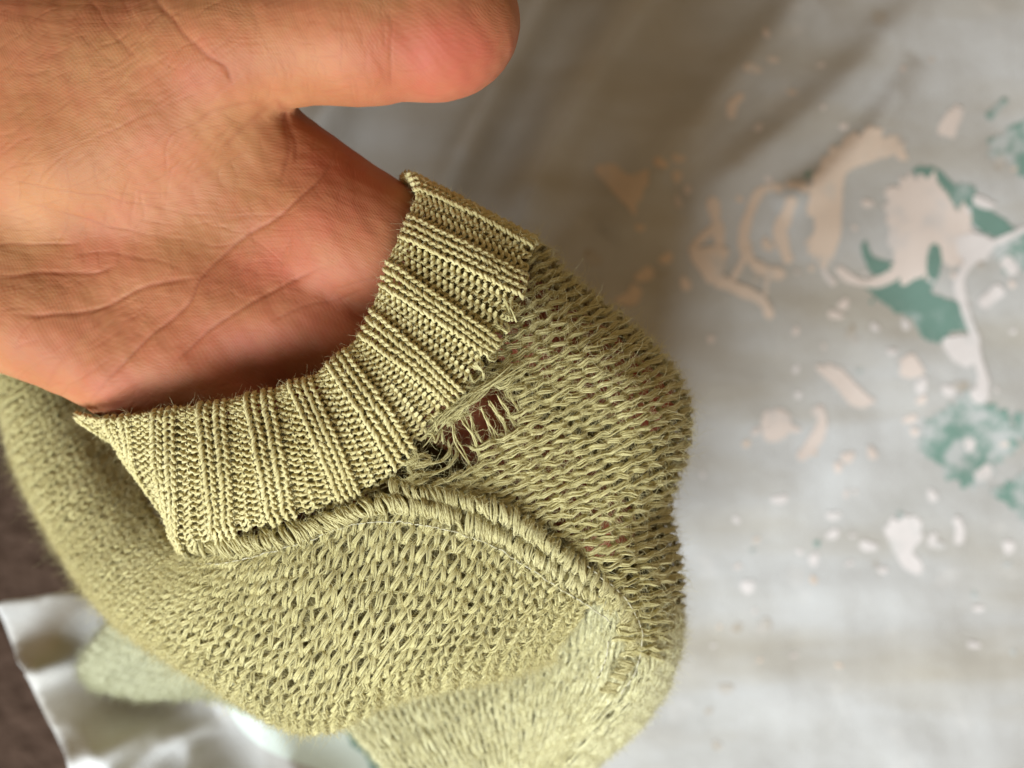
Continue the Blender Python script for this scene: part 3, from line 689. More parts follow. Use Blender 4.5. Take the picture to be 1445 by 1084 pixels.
# --- neckband --------------------------------------------------------------------------------
# each knot: (start px, z), (middle px or None, z), (end px, z); two stitch columns between knots
KN = [((596, 300, 12.4), None, (735, 372, 12.4)),
      ((580, 262, 13.5), None, (752, 346, 13.5)),
      ((586, 250, 14.5), (668, 293, 14.9), (757, 340, 14.7)),
      ((599, 275, 15.1), (668, 308, 15.5), (748, 352, 15.3)),
      ((590, 308, 15.4), (665, 345, 15.8), (742, 386, 15.5)),
      ((575, 343, 15.6), (655, 383, 16.0), (734, 424, 15.7)),
      ((560, 373, 15.7), (634, 424, 16.1), (708, 477, 15.8)),
      ((548, 413, 15.8), (617, 459, 16.2), (685, 507, 15.9)),
      ((536, 442, 15.85), (597, 494, 16.25), (655, 549, 15.95)),
      ((516, 484, 15.9), (574, 528, 16.3), (629, 577, 15.95)),
      ((497, 503, 15.9), (545, 564, 16.3), (587, 628, 15.95)),
      ((466, 527, 15.9), (512, 596, 16.3), (553, 664, 15.95)),
      ((446, 545, 15.85), (480, 620, 16.25), (509, 690, 15.9)),
      ((408, 554, 15.8), (443, 631, 16.2), (473, 704, 15.85)),
      ((388, 564, 15.75), (405, 643, 16.1), (418, 718, 15.75)),
      ((345, 573, 15.65), (360, 651, 16.0), (374, 730, 15.6)),
      ((321, 580, 15.55), (328, 662, 15.85), (332, 742, 15.4)),
      ((277, 587, 15.4), (286, 668, 15.6), (295, 750, 15.1)),
      ((250, 591, 15.3), (252, 676, 15.4), (254, 762, 14.7)),
      ((212, 597, 15.1), (219, 672, 14.9), (244, 760, 14.0)),
      ((186, 599, 14.9), (198, 668, 14.2), (248, 748, 13.1)),
      ((146, 600, 14.5), (184, 656, 13.4), (262, 735, 12.4)),
      ((116, 592, 13.9), (190, 645, 12.7), (280, 720, 11.9)),
      ((128, 600, 13.0), (215, 640, 12.2), (300, 700, 11.6))]
BG = []
for a, m_, b_ in KN:
    a = P(*a); b_ = P(*b_); mm = P(*m_) if m_ else (a+b_)/2
    BG.append([a, mm, b_])
BG = np.array(BG)
ROWS = 17; NB = len(KN)
def band(U, V):
    p = patch(BG, U/2.0, np.maximum(V, 0)/ROWS*2.0)
    out = norm(patch(BG, U/2.0, np.zeros_like(V))-patch(BG, U/2.0, np.full_like(V, 0.1))); th = np.clip(-V*0.55, 0, 2.2)[..., None]
    p = p+0.20*(np.sin(th)*out-(1-np.cos(th))*np.array([0, 0, 1.0]))
    p[..., 2] -= 0.16*np.clip(V-ROWS+0.5, 0, None); return p
kinds = ['r' if i % 2 == 0 else 'g' for i in range(NB-1)]   # interval i between knot i and i+1: even = rib
U, V_ = np.meshgrid(np.linspace(0, 2*(NB-1), 93), np.linspace(0, 1, 24), indexing='ij'); V_ = 0.8+V_*(ROWS-1.2+3.0*(U > 22))
n_ = norm(np.cross(band(U+.1, V_)-band(U-.1, V_), band(U, V_+.1)-band(U, V_-.1)))
if n_[40, 12, 2] < 0: n_ = -n_
nb = mesh_obj('neckband', (band(U, V_)-0.24*n_).reshape(-1, 3), grid(93, 24), M_shaded_back)
adopt(nb, sweater); tag(nb, label='ribbed knitted edge band of the sweater')
# orientation: make sure normals face the camera
fz = Acc()
def bandS(U, V): return band(U, V)
test = np.cross(band(np.array([20.1]), np.array([8.]))-band(np.array([19.9]), np.array([8.])), band(np.array([20.]), np.array([8.1]))-band(np.array([20.]), np.array([7.9])))
FLIPB = -1.0 if test[0, 2] < 0 else 1.0
for iv in range(NB-1):
    rib = kinds[iv] == 'r'
    acc = Acc()
    cc, rr = np.meshgrid([2.0*iv, 2.0*iv+1], np.arange(-3, ROWS+(2 if iv >= 11 else 0))+0.5, indexing='ij')
    col = cc.ravel()+rng.normal(size=cc.size)*0.015; row = rr.ravel()+rng.normal(size=cc.size)*0.05
    sg = np.full(col.size, (1.0 if rib else -1.0))*FLIPB
    # reverse direction so that the loops grow from the cast-on edge to the seam
    zo = np.full(col.size, (0.035 if rib else -0.055))*FLIPB*np.clip(1+row*0.25, 0.25, 1)
    C, N = stitch_lines(band, col, row, sg, zo, 15, a=0.19 if rib else 0.10, b=0.78, c=0.045 if rib else 0.05, jit=0.05)
    plies(acc, C, N, 0.030, 2, 0.021, 26, 5)
    hairs(fz, C, N*FLIPB, 24 if rib else 13, 0.06, 0.30, 0.0026, out=0.5, curl=1.3)
    acc.build('rib' if rib else 'rib_groove', M_rib, nb)
fo = fz.build('fuzz', M_fuzz, nb); tag(fo, kind='stuff')

# --- shoulder panel (right, open knit with the hole) -------------------------------------------
RB = [(752, 330), (776, 358), (800, 384), (838, 416), (875, 445), (905, 470), (935, 500), (958, 530), (971, 560), (976, 588), (972, 620), (965, 652), (954, 682), (946, 712), (951, 746), (958, 782), (962, 822), (962, 862), (956, 908), (938, 955), (905, 1002), (852, 1048), (792, 1086), (720, 1130)]
RA = [-31, -30, -29, -28, -27, -26, -24, -23, -22, -21, -20, -19, -18, -17, -16, -15, -13, -9, 0, 14, 26, 36, 44, 50]    # column direction, degrees (image)
RZ1 = [14.6, 14.7, 14.9, 15.3, 15.6, 15.75, 15.8, 15.85, 15.9, 15.9, 15.9, 15.85, 15.7, 15.55, 15.55, 15.5, 15.3, 15.0, 14.6, 14.0, 13.3, 12.7, 12.2, 11.8]
RZ0 = [13.6, 13.7, 13.7, 13.6, 13.5, 13.4, 13.3, 13.2, 13.2, 13.2, 13.2, 13.1, 13.0, 12.9, 12.8, 12.7, 12.5, 12.2, 11.9, 11.5, 11.1, 10.8, 10.5, 10.2]
RC = np.column_stack([np.array(RB, float), RA, RZ1, RZ0])
# arc length of the boundary measured across the columns
dd = np.diff(RC[:, :2], axis=0); an = np.radians((RC[:-1, 2]+RC[1:, 2])/2)
perp = np.abs(-np.sin(an)*dd[:, 0]+np.cos(an)*dd[:, 1]); arc = np.concatenate([[0], np.cumsum(perp)])
CP, RP = 27.5, 23.5            # column and row pitch, px
NCOL = int(arc[-1]/CP)
def shoulder(U, V):
    """U column number, V stitches inwards from the silhouette (grows to the left)"""
    a_ = U*CP
    k = np.interp(a_, arc, np.arange(len(arc)))
    c = crom_at(RC, k)
    ang = np.radians(c[..., 2]); s = V*RP
    LQ = 95.0
    th = np.clip(s/LQ, -1.0, 1)
    inw = np.where(s >= 0, s, -0.35*s)            # behind the silhouette the cloth turns back in
    prof = np.where(s >= 0, np.sqrt(np.clip(1-(1-th)**2, 0, 1)), 1.35*th)
    z = c[..., 4]+(c[..., 3]-c[..., 4])*prof
    px = c[..., 0]-np.cos(ang)*inw; py = c[..., 1]-np.sin(ang)*inw
    z = z+0.10*np.exp(-(((px-760)/90)**2+((py-590)/70)**2))-0.25*np.exp(-((py-742+(px-900)*0.25)/24)**2)*np.exp(-((px-935)/75)**2)
    z = z+0.05*np.sin(px*0.021+py*0.013)*np.clip(s/60, 0, 1)
    return P(px, py, z)
# where this panel is cut: band seam, hole, upper overlock seam
REG = [(735, 335), (750, 372), (736, 398), (726, 428), (700, 478), (678, 510), (652, 548), (626, 580), (598, 618), (588, 660), (578, 690), (640, 690), (700, 708), (760, 744), (810, 780), (862, 826), (888, 868), (888, 905), (880, 930), (880, 1200), (1200, 1200), (1200, 200), (752, 300)]
HOLE = [(590, 640), (612, 612), (640, 588), (676, 562), (706, 550), (731, 553), (740, 576), (733, 599), (707, 619), (683, 641), (656, 663), (634, 682), (604, 686)]
cc, rr = np.meshgrid(np.arange(NCOL), np.arange(-4, 22), indexing='ij')
ctr = shoulder(cc.ravel()+0.5, rr.ravel().astype(float)); cp = toPx(ctr)
ok = inpoly(cp[:, 0], cp[:, 1], REG) & ~inpoly(cp[:, 0], cp[:, 1], HOLE)
ok |= (rr.ravel() < 1)
ok &= ~((cp[:, 1] > 925) & (cp[:, 0] > 600) & (cp[:, 1]+0.8*(cp[:, 0]-900) > 925))
ok &= rr.ravel() <= 19
t_ = np.cross(shoulder(np.array([8.1]), np.array([8.]))-shoulder(np.array([7.9]), np.array([8.])), shoulder(np.array([8.]), np.array([8.1]))-shoulder(np.array([8.]), np.array([7.9])))
FR = -1.0 if t_[0, 2] < 0 else 1.0
fz = Acc(); cols = []
def shoulder_up(U, V): return shoulder(U, -V)       # loops grow to the right
FR2 = -FR
for k in range(NCOL):
    sel = ok & (cc.ravel() == k)
    if sel.sum() < 1: continue
    acc = Acc(); row = -rr.ravel()[sel].astype(float)+rng.normal(size=sel.sum())*0.07; col = cc.ravel()[sel].astype(float)+rng.normal(size=sel.sum())*0.03
    C, N = stitch_lines(shoulder_up, col, row, np.full(len(col), FR2), np.zeros(len(col)), 21, a=0.205, b=0.78, c=0.065, jit=0.06)
    N = N*FR2
    strands(acc, C[:, ::2], N[:, ::2], 8, 0.046, 0.0205)
    hairs(acc, C, N, 24, 0.10, 0.32, 0.0050, out=0.25, along=1.0, lift=0.05, curl=0.35)
    hairs(fz, C, N, 75, 0.08, 0.38, 0.0038, out=0.35, along=0.5, lift=0.06, curl=1.1)
    hairs(fz, C, N, 22, 0.20, 0.75, 0.0024, out=0.8, along=0.5, lift=0.05, curl=1.2, seg=6)
    cols.append((acc, k))
sp = fz.build('shoulder_panel', M_fuzz); adopt(sp, sweater); tag(sp, label='open knitted panel with fluffy yarn around the hole', kind='stuff')
for acc, k in cols: acc.build('stitch_column', M_body, sp)

# --- front panel with the side fold -------------------------------------------------------------
F0 = [(70, 470, 8.3), (130, 575, 8.6), (185, 680, 10.2), (246, 782, 13.3), (330, 784, 14.7), (400, 770, 15.1), (480, 745, 15.5), (560, 728, 15.75), (640, 744, 15.75), (700, 770, 15.6), (770, 812, 15.35), (850, 864, 14.9)]
F1 = [(35, 500, 8.8), (85, 610, 9.3), (140, 715, 10.6), (205, 812, 12.7), (285, 852, 14.2), (360, 872, 14.7), (440, 880, 15.1), (520, 862, 15.3), (600, 860, 15.3), (670, 866, 15.1), (745, 876, 14.9), (825, 886, 14.4)]
F2 = [(5, 520, 8.9), (42, 645, 9.2), (100, 755, 10.2), (165, 846, 11.8), (240, 905, 13.2), (318, 950, 13.9), (400, 985, 14.2), (475, 985, 14.4), (556, 955, 14.5), (636, 940, 14.5), (720, 926, 14.3), (805, 905, 13.9)]
F3 = [(-8, 530, 8.0), (26, 660, 8.2), (84, 768, 9.2), (148, 858, 10.6), (225, 918, 11.9), (306, 968, 12.7), (396, 1020, 13.0), (466, 1026, 13.2), (550, 988, 13.4), (632, 966, 13.5), (716, 950, 13.4), (800, 918, 13.2)]
F4 = [(0, 545, 6.6), (38, 660, 6.7), (98, 764, 7.6), (162, 850, 8.9), (238, 905, 10.2), (318, 955, 11.1), (404, 1006, 11.4), (468, 1012, 11.6), (550, 976, 11.9), (632, 956, 12.0), (716, 944, 12.1), (798, 920, 12.2)]
FG = np.stack([np.array([P(*p) for p in r]) for r in (F0, F1, F2, F3, F4)], 1)
uu = np.linspace(0, 11, 400); mid = patch(FG, uu, np.full(400, 1.3)); al = np.concatenate([[0], np.cumsum(np.linalg.norm(np.diff(mid, axis=0), axis=1))])
FCP = 0.36; NF = int(al[-1]/FCP); FRP = 5.6   # rows per knot
def front(U, V): return patch(FG, np.interp(U*FCP, al, uu), V/FRP+0.0)
def front_up(U, V): return front(U, -V)
cc, rr = np.meshgrid(np.arange(NF), np.arange(0, int(3.4*FRP)), indexing='ij')
ctr = front(cc.ravel()+0.5, rr.ravel()+0.0); cp = toPx(ctr)
t_ = np.cross(front_up(np.array([NF*0.6+.1]), np.array([-6.]))-front_up(np.array([NF*0.6-.1]), np.array([-6.])), front_up(np.array([NF*0.6]), np.array([-5.9]))-front_up(np.array([NF*0.6]), np.array([-6.1])))
FF = -1.0 if t_[0, 2] < 0 else 1.0
fz = Acc(); cols = []
for k in range(NF):
    sel = cc.ravel() == k
    acc = Acc(); row = -rr.ravel()[sel].astype(float)+rng.normal(size=sel.sum())*0.09; col = cc.ravel()[sel].astype(float)+rng.normal(size=sel.sum())*0.05
    C, N = stitch_lines(front_up, col, row, np.full(len(col), FF), np.zeros(len(col)), 19, a=0.235, b=0.75, c=0.08, jit=0.07)
    N = N*FF
    strands(acc, C[:, ::2], N[:, ::2], 7 if k > NF*0.3 else 4, 0.045, 0.0205 if k > NF*0.3 else 0.028)
    hairs(acc, C, N, 22, 0.10, 0.32, 0.0050, out=0.25, along=1.0, lift=0.05, curl=0.35)
    hairs(fz, C, N, 52, 0.08, 0.38, 0.0038, out=0.35, along=0.5, lift=0.06, curl=1.1)
    hairs(fz, C, N, 16, 0.20, 0.75, 0.0024, out=0.8, along=0.5, lift=0.05, curl=1.2, seg=6)
    cols.append(acc)
U, V_ = np.meshgrid(np.linspace(0, NF, 120), np.linspace(0, 4*FRP, 40), indexing='ij')
S = front(U, V_); n_ = norm(np.cross(front_up(U+.1, -V_)-front_up(U-.1, -V_), front_up(U, -V_+.1)-front_up(U, -V_-.1)))*FF
fp = mesh_obj('front_panel', (S-0.30*n_).reshape(-1, 3), grid(120, 40), M_shaded_back); adopt(fp, sweater); tag(fp, label='front knitted panel below the seam with V shaped stitches')
for acc in cols: acc.build('stitch_column', M_body, fp)
tag(fz.build('fuzz', M_fuzz, fp), kind='stuff')

# --- lower fold: the same fabric coming back below the ridge --------------------------------------
G0 = [(470, 975, 10.6), (560, 940, 11.2), (650, 925, 11.6), (740, 910, 12.1), (826, 872, 13.4), (878, 856, 14.5), (912, 866, 14.4), (945, 872, 13.6), (957, 878, 12.4), (945, 884, 11.0)]
G1 = [(488, 1012, 10.4), (570, 985, 10.9), (655, 968, 11.3), (742, 950, 11.9), (820, 925, 12.6), (876, 905, 13.7), (908, 915, 13.7), (940, 922, 13.1), (951, 928, 12.1), (938, 930, 10.7)]
G2 = [(515, 1045, 10.0), (590, 1025, 10.6), (665, 1005, 11.1), (740, 985, 11.6), (810, 965, 12.2), (868, 958, 12.9), (900, 966, 13.1), (922, 974, 12.4), (930, 982, 11.6), (916, 980, 10.3)]
G3 = [(550, 1085, 9.5), (620, 1070, 10.2), (680, 1050, 10.7), (740, 1032, 11.1), (795, 1015, 11.6), (838, 1006, 12.1), (868, 1010, 12.3), (888, 1018, 11.7), (896, 1026, 11.0), (882, 1024, 9.8)]
G4 = [(600, 1140, 8.8), (650, 1125, 9.6), (700, 1105, 10.0), (740, 1085, 10.4), (775, 1068, 10.8), (802, 1056, 11.1), (826, 1052, 11.4), (842, 1062, 10.9), (848, 1070, 10.3), (836, 1068, 9.2)]
G5 = [(660, 1200, 8.0), (700, 1185, 8.8), (730, 1165, 9.2), (752, 1145, 9.6), (765, 1125, 9.9), (772, 1110, 10.2), (785, 1098, 10.5), (798, 1106, 10.1), (802, 1114, 9.6), (792, 1112, 8.6)]
GG = np.stack([np.array([P(*p) for p in r]) for r in (G0, G1, G2, G3, G4, G5)], 1)
GG = np.concatenate([np.array(GG[:1])+np.array([0.1, -0.1, -1.6]), GG], 0)
uu2 = np.linspace(0, 10, 300); mid2 = patch(GG, uu2, np.full(300, 2.0)); al2 = np.concatenate([[0], np.cumsum(np.linalg.norm(np.diff(mid2, axis=0), axis=1))])
NG = int(al2[-1]/0.34)
def fold(U, V): return patch(GG, np.interp(U*0.34, al2, uu2), V/2.3)
def fold_up(U, V): return fold(U, -V)
cc, rr = np.meshgrid(np.arange(NG), np.arange(0, 12), indexing='ij')
t_ = np.cross(fold_up(np.array([NG*.6+.1]), np.array([-5.]))-fold_up(np.array([NG*.6-.1]), np.array([-5.])), fold_up(np.array([NG*.6]), np.array([-4.9]))-fold_up(np.array([NG*.6]), np.array([-5.1])))
FG_ = -1.0 if t_[0, 2] < 0 else 1.0
fz = Acc(); cols = []
for k in range(NG):
    sel = cc.ravel() == k; acc = Acc()
    row = -rr.ravel()[sel].astype(float)+rng.normal(size=sel.sum())*0.1; col = cc.ravel()[sel].astype(float)+rng.normal(size=sel.sum())*0.06
    C, N = stitch_lines(fold_up, col, row, np.full(len(col), FG_), np.zeros(len(col)), 15, a=0.18, b=0.84, c=0.06, jit=0.1); N = N*FG_
    strands(acc, C[:, ::2], N[:, ::2], 5, 0.046, 0.025)
    hairs(acc, C, N, 40, 0.10, 0.30, 0.0055, out=0.3, along=0.9, lift=0.05)
    hairs(fz, C, N, 120, 0.10, 0.40, 0.0044, out=0.5, along=0.5, lift=0.06, curl=1.0)
    cols.append(acc)
U, V_ = np.meshgrid(np.linspace(0, NG, 80), np.linspace(0, 11.5, 40), indexing='ij')
S = fold(U, V_); n_ = norm(np.cross(fold_up(U+.1, -V_)-fold_up(U-.1, -V_), fold_up(U, -V_+.1)-fold_up(U, -V_-.1)))*FG_
lf = mesh_obj('fold', (S-0.12*n_).reshape(-1, 3), grid(80, 40), M_lit_back); adopt(lf, sweater); tag(lf, label='fluffy fold of the sweater at the bottom, yarn lightened as in direct light')
for acc in cols: acc.build('stitch_column', M_lit_yarn, lf)
tag(fz.build('fuzz', M_fuzz_lit, lf), kind='stuff')

# --- trailing hem lying on the cloth ------------------------------------------------------------
H0 = [(180, 860, 7.6), (260, 890, 7.8), (340, 940, 8.0), (420, 990, 8.2)]
H1 = [(140, 905, 6.6), (225, 935, 7.0), (315, 965, 7.2), (410, 1005, 7.4)]
H2 = [(118, 945, 5.5), (205, 970, 5.9), (300, 975, 6.2), (400, 1010, 6.6)]
H3 = [(140, 972, 4.5), (205, 985, 4.7), (292, 982, 4.9), (395, 1014, 5.4)]
HG = np.stack([np.array([P(*p) for p in r]) for r in (H0, H1, H2, H3)], 1)
HG = np.concatenate([HG[:1]+np.array([0.25, -0.1, -1.0]), HG], 0)
def hem(U, V): return patch(HG, U/9.0, V/3.6)
cc, rr = np.meshgrid(np.arange(36), np.arange(0, 11), indexing='ij'); fz = Acc(); acc = Acc()
C, N = stitch_lines(lambda a, b: hem(a, -b), cc.ravel().astype(float), -rr.ravel().astype(float), np.ones(cc.size), np.zeros(cc.size), 11, a=.18, b=.8, c=.06, jit=.1)
if N[..., 2].mean() < 0: N = -N
plies(acc, C, N, 0.045, 2, 0.035, 7, 5)
hairs(fz, C, N, 24, 0.15, 0.5, 0.007, out=0.8, along=0.6, lift=0.06)
U, V_ = np.meshgrid(np.linspace(0, 36, 60), np.linspace(0, 10.5, 30), indexing='ij')
hm = mesh_obj('hem', hem(U, V_).reshape(-1, 3)-np.array([0, 0, .1]), grid(60, 30), M_shaded_back); adopt(hm, sweater); tag(hm, label='blurred pale hem of the sweater lying on the cloth')
acc.build('knitted_yarn', M_hem, hm); tag(fz.build('fuzz', M_fuzz_hem, hm), kind='stuff')

# --- back layer behind the fingers --------------------------------------------------------------
K0 = [(300, 640, 11.3), (430, 600, 11.2), (560, 520, 11.2), (680, 430, 11.5), (770, 372, 12.0)]
K1 = [(310, 790, 10.8), (470, 760, 10.6), (620, 680, 10.5), (770, 580, 10.8), (900, 480, 11.8)]
K2 = [(350, 900, 10.4), (520, 880, 10.2), (680, 800, 10.0), (830, 700, 10.4), (950, 600, 11.6)]
K3 = [(410, 985, 10.6), (570, 950, 10.2), (720, 900, 9.9), (850, 820, 10.3), (935, 740, 11.5)]
K4 = [(480, 985, 10.9), (600, 960, 10.6), (740, 940, 10.4), (860, 900, 10.6), (935, 860, 11.2)]
KG = np.stack([np.array([P(*p) for p in r]) for r in (K0, K1, K2, K3, K4)], 1)
U, V_ = np.meshgrid(np.linspace(0, 4, 40), np.linspace(0, 4, 40), indexing='ij')
bl = mesh_obj('back_layer', patch(KG, U, V_).reshape(-1, 3), grid(40, 40), M_shaded_back); adopt(bl, sweater)

# --- the rest of the body hanging from the hand down to the cloth
DR = [(-20, 505), (45, 640), (105, 740), (175, 825), (250, 890), (330, 940), (410, 985), (480, 985), (560, 960), (650, 945), (740, 930), (820, 905), (890, 860), (925, 800), (925, 740), (930, 640), (925, 560), (880, 480), (800, 410), (740, 380)]
dr = crom(DR, 150); zt = np.interp(np.arange(150), [0, 20, 60, 100, 149], [7.4, 8.0, 11.4, 11.4, 12.2])
rows_ = []
for k in range(14):
    f = k/13.0; z = zt*(1-f)+0.9*f; w = 1+0.018*f*np.sin(np.arange(150)*0.42)+0.012*f*np.sin(np.arange(150)*0.19+1)
    rows_.append(P(500+(dr[:, 0]-500)*w*(1-0.10*f), 700+(dr[:, 1]-700)*w*(1-0.10*f), z))
dp = mesh_obj('body_drape', np.stack(rows_, 1).reshape(-1, 3), grid(150, 14), M_shaded_back); adopt(dp, sweater); tag(dp, label='rest of the sweater body hanging down to the cloth')

# --- overlocked seams -----------------------------------------------------------------------------
def zfield(px, py):
    """height of the fabric below a seam point (front panel / shoulder grids)"""
    A = np.concatenate([ZP[0], ZP[1]]); d2 = ((A[:, 0]-px)**2+(A[:, 1]-py)**2); w = 1/(d2+60)**2
    return float((A[:, 2]*w).sum()/w.sum())
def samp(fn, u, v):
    U, V = np.meshgrid(u, v, indexing='ij'); p = fn(U, V).reshape(-1, 3); return np.column_stack([toPx(p), p[:, 2]])
ZP = [samp(front, np.arange(NF*0.25, NF, 0.5), np.arange(0, 6, 0.5)), samp(shoulder, np.arange(6, NCOL, 0.5), np.arange(1.5, 14, 0.5))]
ZP[1] = ZP[1][inpoly(ZP[1][:, 0], ZP[1][:, 1], REG)]
def seam(name, line, width, zoff, loops, label, taper=None):
    c = crom(line, 400); s = np.concatenate([[0], np.cumsum(np.linalg.norm(np.diff(c[:, :2], axis=0), axis=1))])
    t = np.linspace(0, s[-1], loops+1)[:-1]+s[-1]/loops/2
    core = []
    for x, y, z in c[:int(400*(0.66 if loops < 60 else 0.95)):8]: core.append(P(x, y, z+zoff*0.6))
    core = np.array(core)
    a = Acc(); a.tubes(core[None], np.full((1, len(core)), width*0.0135*0.30), 10)
    so = a.build(name, M_shaded_back); adopt(so, sweater); tag(so, label=label)
    for q_ in t:
        tp = 1.0 if taper is None else float(np.interp(q_/s[-1], *taper))
        i = np.searchsorted(s, q_); i = min(max(i, 1), len(c)-2)
        d_ = c[i+1, :2]-c[i-1, :2]; d_ = d_/np.linalg.norm(d_); nn = np.array([-d_[1], d_[0]])
        acc = Acc(); x, y, z = c[i]
        lean = random.gauss(0.45, 0.16); w = width*random.uniform(0.75, 1.2)/2*(0.5+0.5*tp); hh = random.uniform(0.40, 0.66)*tp; bend = random.gauss(0, 3.0)
        lines = []
        for k in range(9):
            th = np.linspace(-0.15*math.pi, 1.15*math.pi, 9)
            off = random.gauss(0, 2.5)
            ww = w*(1+random.gauss(0, 0.14))
            cv = lean*np.cos(th)*ww+bend*np.sin(th)**2+random.gauss(0, 1.2)*np.sin(2*th); off2 = off*(0.45+0.75*np.sin(np.clip(th, 0, math.pi)))
            px = x+nn[0]*np.cos(th)*ww+d_[0]*(off2+cv)
            py = y+nn[1]*np.cos(th)*ww+d_[1]*(off2+cv)
            zz = z+zoff*tp+np.sin(th)*width*0.0135*hh*random.uniform(0.8, 1.15)
            lines.append(P(px, py, zz))
        L_ = np.array(lines); acc.tubes(L_, np.random.default_rng(int(q_*10)).uniform(0.016, 0.026, (9, 1)), 5)
        NN = norm(L_-P(x, y, z+zoff-0.1)[None, None]); hairs(acc, L_, NN, 14, 0.06, 0.26, 0.0036, out=0.35, along=0.8, curl=1.1)
        acc.build('overlock_stitch', M_over, so)
    return so
def running(parent, line, pitch, zoff, r=0.014):
    c = crom(line, 500); s = np.concatenate([[0], np.cumsum(np.linalg.norm(np.diff(c[:, :2], axis=0), axis=1))]); q_ = 0.0
    while q_ < s[-1]-pitch:
        L_ = pitch*random.uniform(0.85, 1.15); tt = np.linspace(q_, q_+L_*0.86, 7)
        x = np.interp(tt, s, c[:, 0])+random.gauss(0, 0.5); y = np.interp(tt, s, c[:, 1])+np.sin(np.linspace(0, math.pi, 7))*random.gauss(0, 1.0); z = np.interp(tt, s, c[:, 2])
        l = P(x, y, z+zoff+0.075*np.sin(np.linspace(0, math.pi, 7))-0.085)
        a = Acc(); N_l = np.tile([0, 0, 1.], (1, 7, 1)); plies(a, l[None], N_l, r*0.75, 2, r*0.55, 60, 4); a.build('running_stitch', M_thread, parent); q_ += L_
def withz(line, dz=0.0): return [(x, y, zfield(x, y)+dz) for x, y in line]
low = [(250, 772), (300, 774), (350, 768), (400, 757), (450, 742), (500, 722), (550, 711), (600, 716), (650, 730), (700, 752), (750, 780), (800, 812), (845, 842), (868, 856)]
up = [(556, 692), (590, 697), (630, 702), (680, 713), (720, 730), (760, 757), (800, 788), (840, 818), (872, 846), (888, 876), (892, 908), (880, 944), (856, 978)]
sl_ = seam('overlocked_seam', withz(low), 27, 0.16, 62, 'fluffy overlocked seam ridge along the front panel', ([0, 0.8, 1], [1, 1, 0.35]))
su_ = seam('overlocked_seam', withz(up), 25, 0.16, 44, 'fluffy overlocked seam ridge below the hole', ([0, 0.55, 0.72, 1], [1, 1, 0.45, 0.25]))
running(sl_, withz([(246, 797), (300, 796), (350, 788), (400, 773), (450, 757), (490, 742), (540, 736), (590, 741), (640, 750), (690, 768), (740, 797), (790, 830), (840, 862), (862, 880)]), 14, 0.19)
running(su_, withz([(600, 688), (640, 691), (690, 703), (730, 722), (770, 752), (810, 784), (850, 815), (884, 846), (902, 878), (906, 910), (896, 950), (870, 988)]), 14, 0.15)
running(sl_, withz([(300, 744), (340, 742), (400, 730), (440, 717), (480, 706), (530, 692), (556, 684)]), 14, 0.10)
running(su_, withz([(858, 905), (856, 925), (848, 948), (838, 962)]), 12, 0.12)

# --- frayed yarns round the hole -------------------------------------------------------------------
def loose(line, k, spread, r, fuzzy=30, mat=M_body, splay=0.0):
    c = crom(line, 24); c3 = P(c[:, 0], c[:, 1], c[:, 2])
    Ls = []
    for i in range(k):
        o = np.array([random.gauss(0, spread), random.gauss(0, spread), random.gauss(0, spread*0.6)])
        w = np.linspace(-1, 1, 24)[:, None]
        Ls.append(c3+o*(0.5+splay*np.abs(w))+0.7*spread*np.stack([np.sin(np.linspace(0, random.uniform(3, 11), 24)+random.uniform(0, 6)) for _ in range(3)], -1))
    Ls = np.array(Ls); a = Acc(); a.tubes(Ls, r*(1-0.5*np.linspace(-1, 1, 24)**8)[None], 5)
    N = np.tile(np.array([0, 0, 1.]), (*Ls.shape[:2], 1)); hairs(a, Ls, N, fuzzy/k, 0.12, 0.5, 0.0036, out=0.5, along=0.7, curl=1.0)
    o = a.build('loose_thread', mat); adopt(o, sweater); return o
HZ = 15.75
LAD = [((640, 596), (662, 652)), ((651, 588), (676, 646)), ((664, 584), (690, 636)), ((677, 576), (703, 626)), ((690, 568), (719, 614)), ((704, 560), (729, 602)), ((719, 554), (737, 590))]
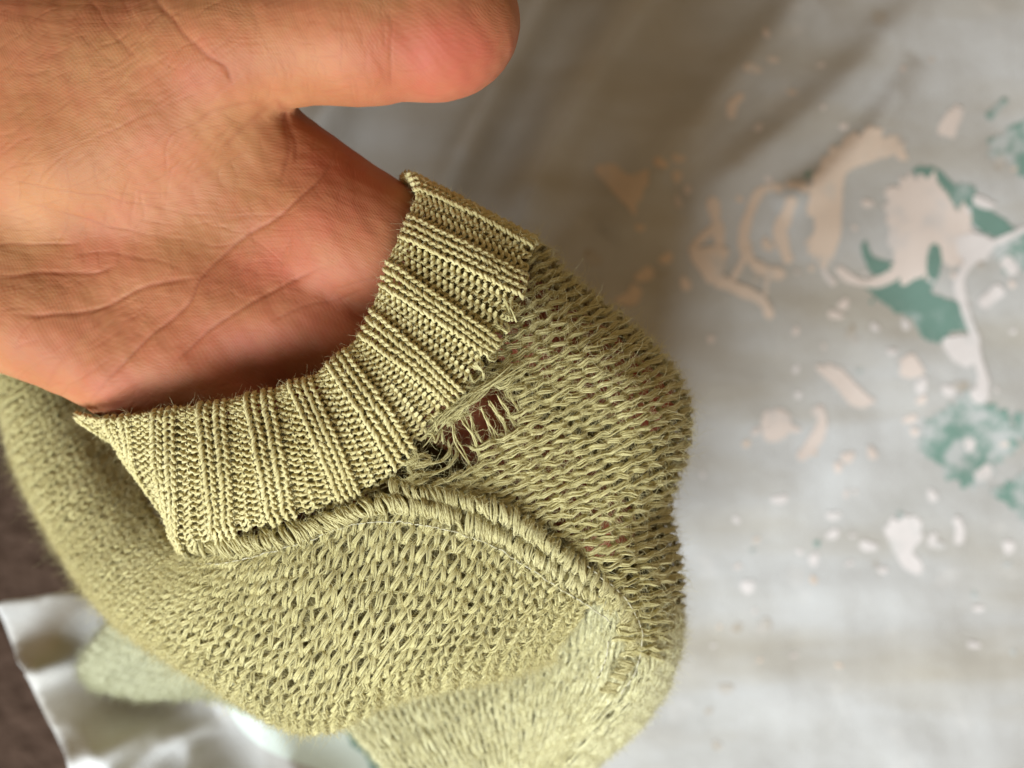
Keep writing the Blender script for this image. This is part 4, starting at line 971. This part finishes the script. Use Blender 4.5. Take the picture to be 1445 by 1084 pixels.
for i, (a_, b_) in enumerate(LAD):      # ladder of bare strands left across the hole
    bx_ = random.gauss(0, 3)
    loose([(a_[0], a_[1], HZ+.12), (a_[0]*.6+b_[0]*.4+bx_, a_[1]*.6+b_[1]*.4, HZ+.10), (a_[0]*.3+b_[0]*.7+bx_*.6, a_[1]*.3+b_[1]*.7, HZ+.06), (b_[0]+4, b_[1]+6, HZ+.02)], 5 if i in (1, 2, 4) else 3, .032, .0165, 46)
for ln, k, sp_, r in [
                      ([(588, 653, HZ+.1), (606, 655, HZ+.1), (624, 650, HZ+.05), (634, 638, HZ), (632, 622, HZ-.1)], 3, .02, .020), ([(588, 670, HZ+.1), (612, 667, HZ+.1), (632, 658, HZ+.08), (645, 640, HZ), (642, 628, HZ-.15)], 4, .022, .022),
                      ([(578, 662, HZ+.15), (582, 672, HZ+.2), (580, 684, HZ+.15), (570, 690, HZ)], 2, .02, .016), ([(584, 632, HZ+.2), (588, 648, HZ+.2), (584, 664, HZ+.15)], 2, .02, .016)]:
    loose(ln, k+2, sp_*1.3, r*0.72, 70)
for i in range(6):      # the fuzzy bundle pulled along the seam above the hole
    f = i/5; x0, y0 = 600+random.gauss(0, 5)+f*56, 622-f*56+random.gauss(0, 4); x1, y1 = 658+f*84, 556-f*42+random.gauss(0, 6)
    loose([(x0, y0, HZ+.05), ((x0+x1)/2+random.gauss(0, 4), (y0+y1)/2+random.gauss(3, 4), HZ+.2), (x1, y1, HZ+.1)], 5, .06, .014, 70, splay=0.6)
for i in range(14):     # broken loops bridging seam and panel
    f = i/13*0.80; ax, ay = 604+f*140, 616-f*228; bx, by = ax+random.uniform(10, 26), ay+random.uniform(-8, 18); r = lambda k: random.gauss(0, k)
    loose([(ax-6, ay-2, HZ-.05), (ax+r(5)+4, ay+r(6), HZ+.12), ((ax+bx)/2+r(6), (ay+by)/2+r(7), HZ+.16), (bx+r(4), by+r(6), HZ+.05), (bx+r(9), by+r(9), HZ-.1)], 2, .03, .020, 44, splay=0.4)
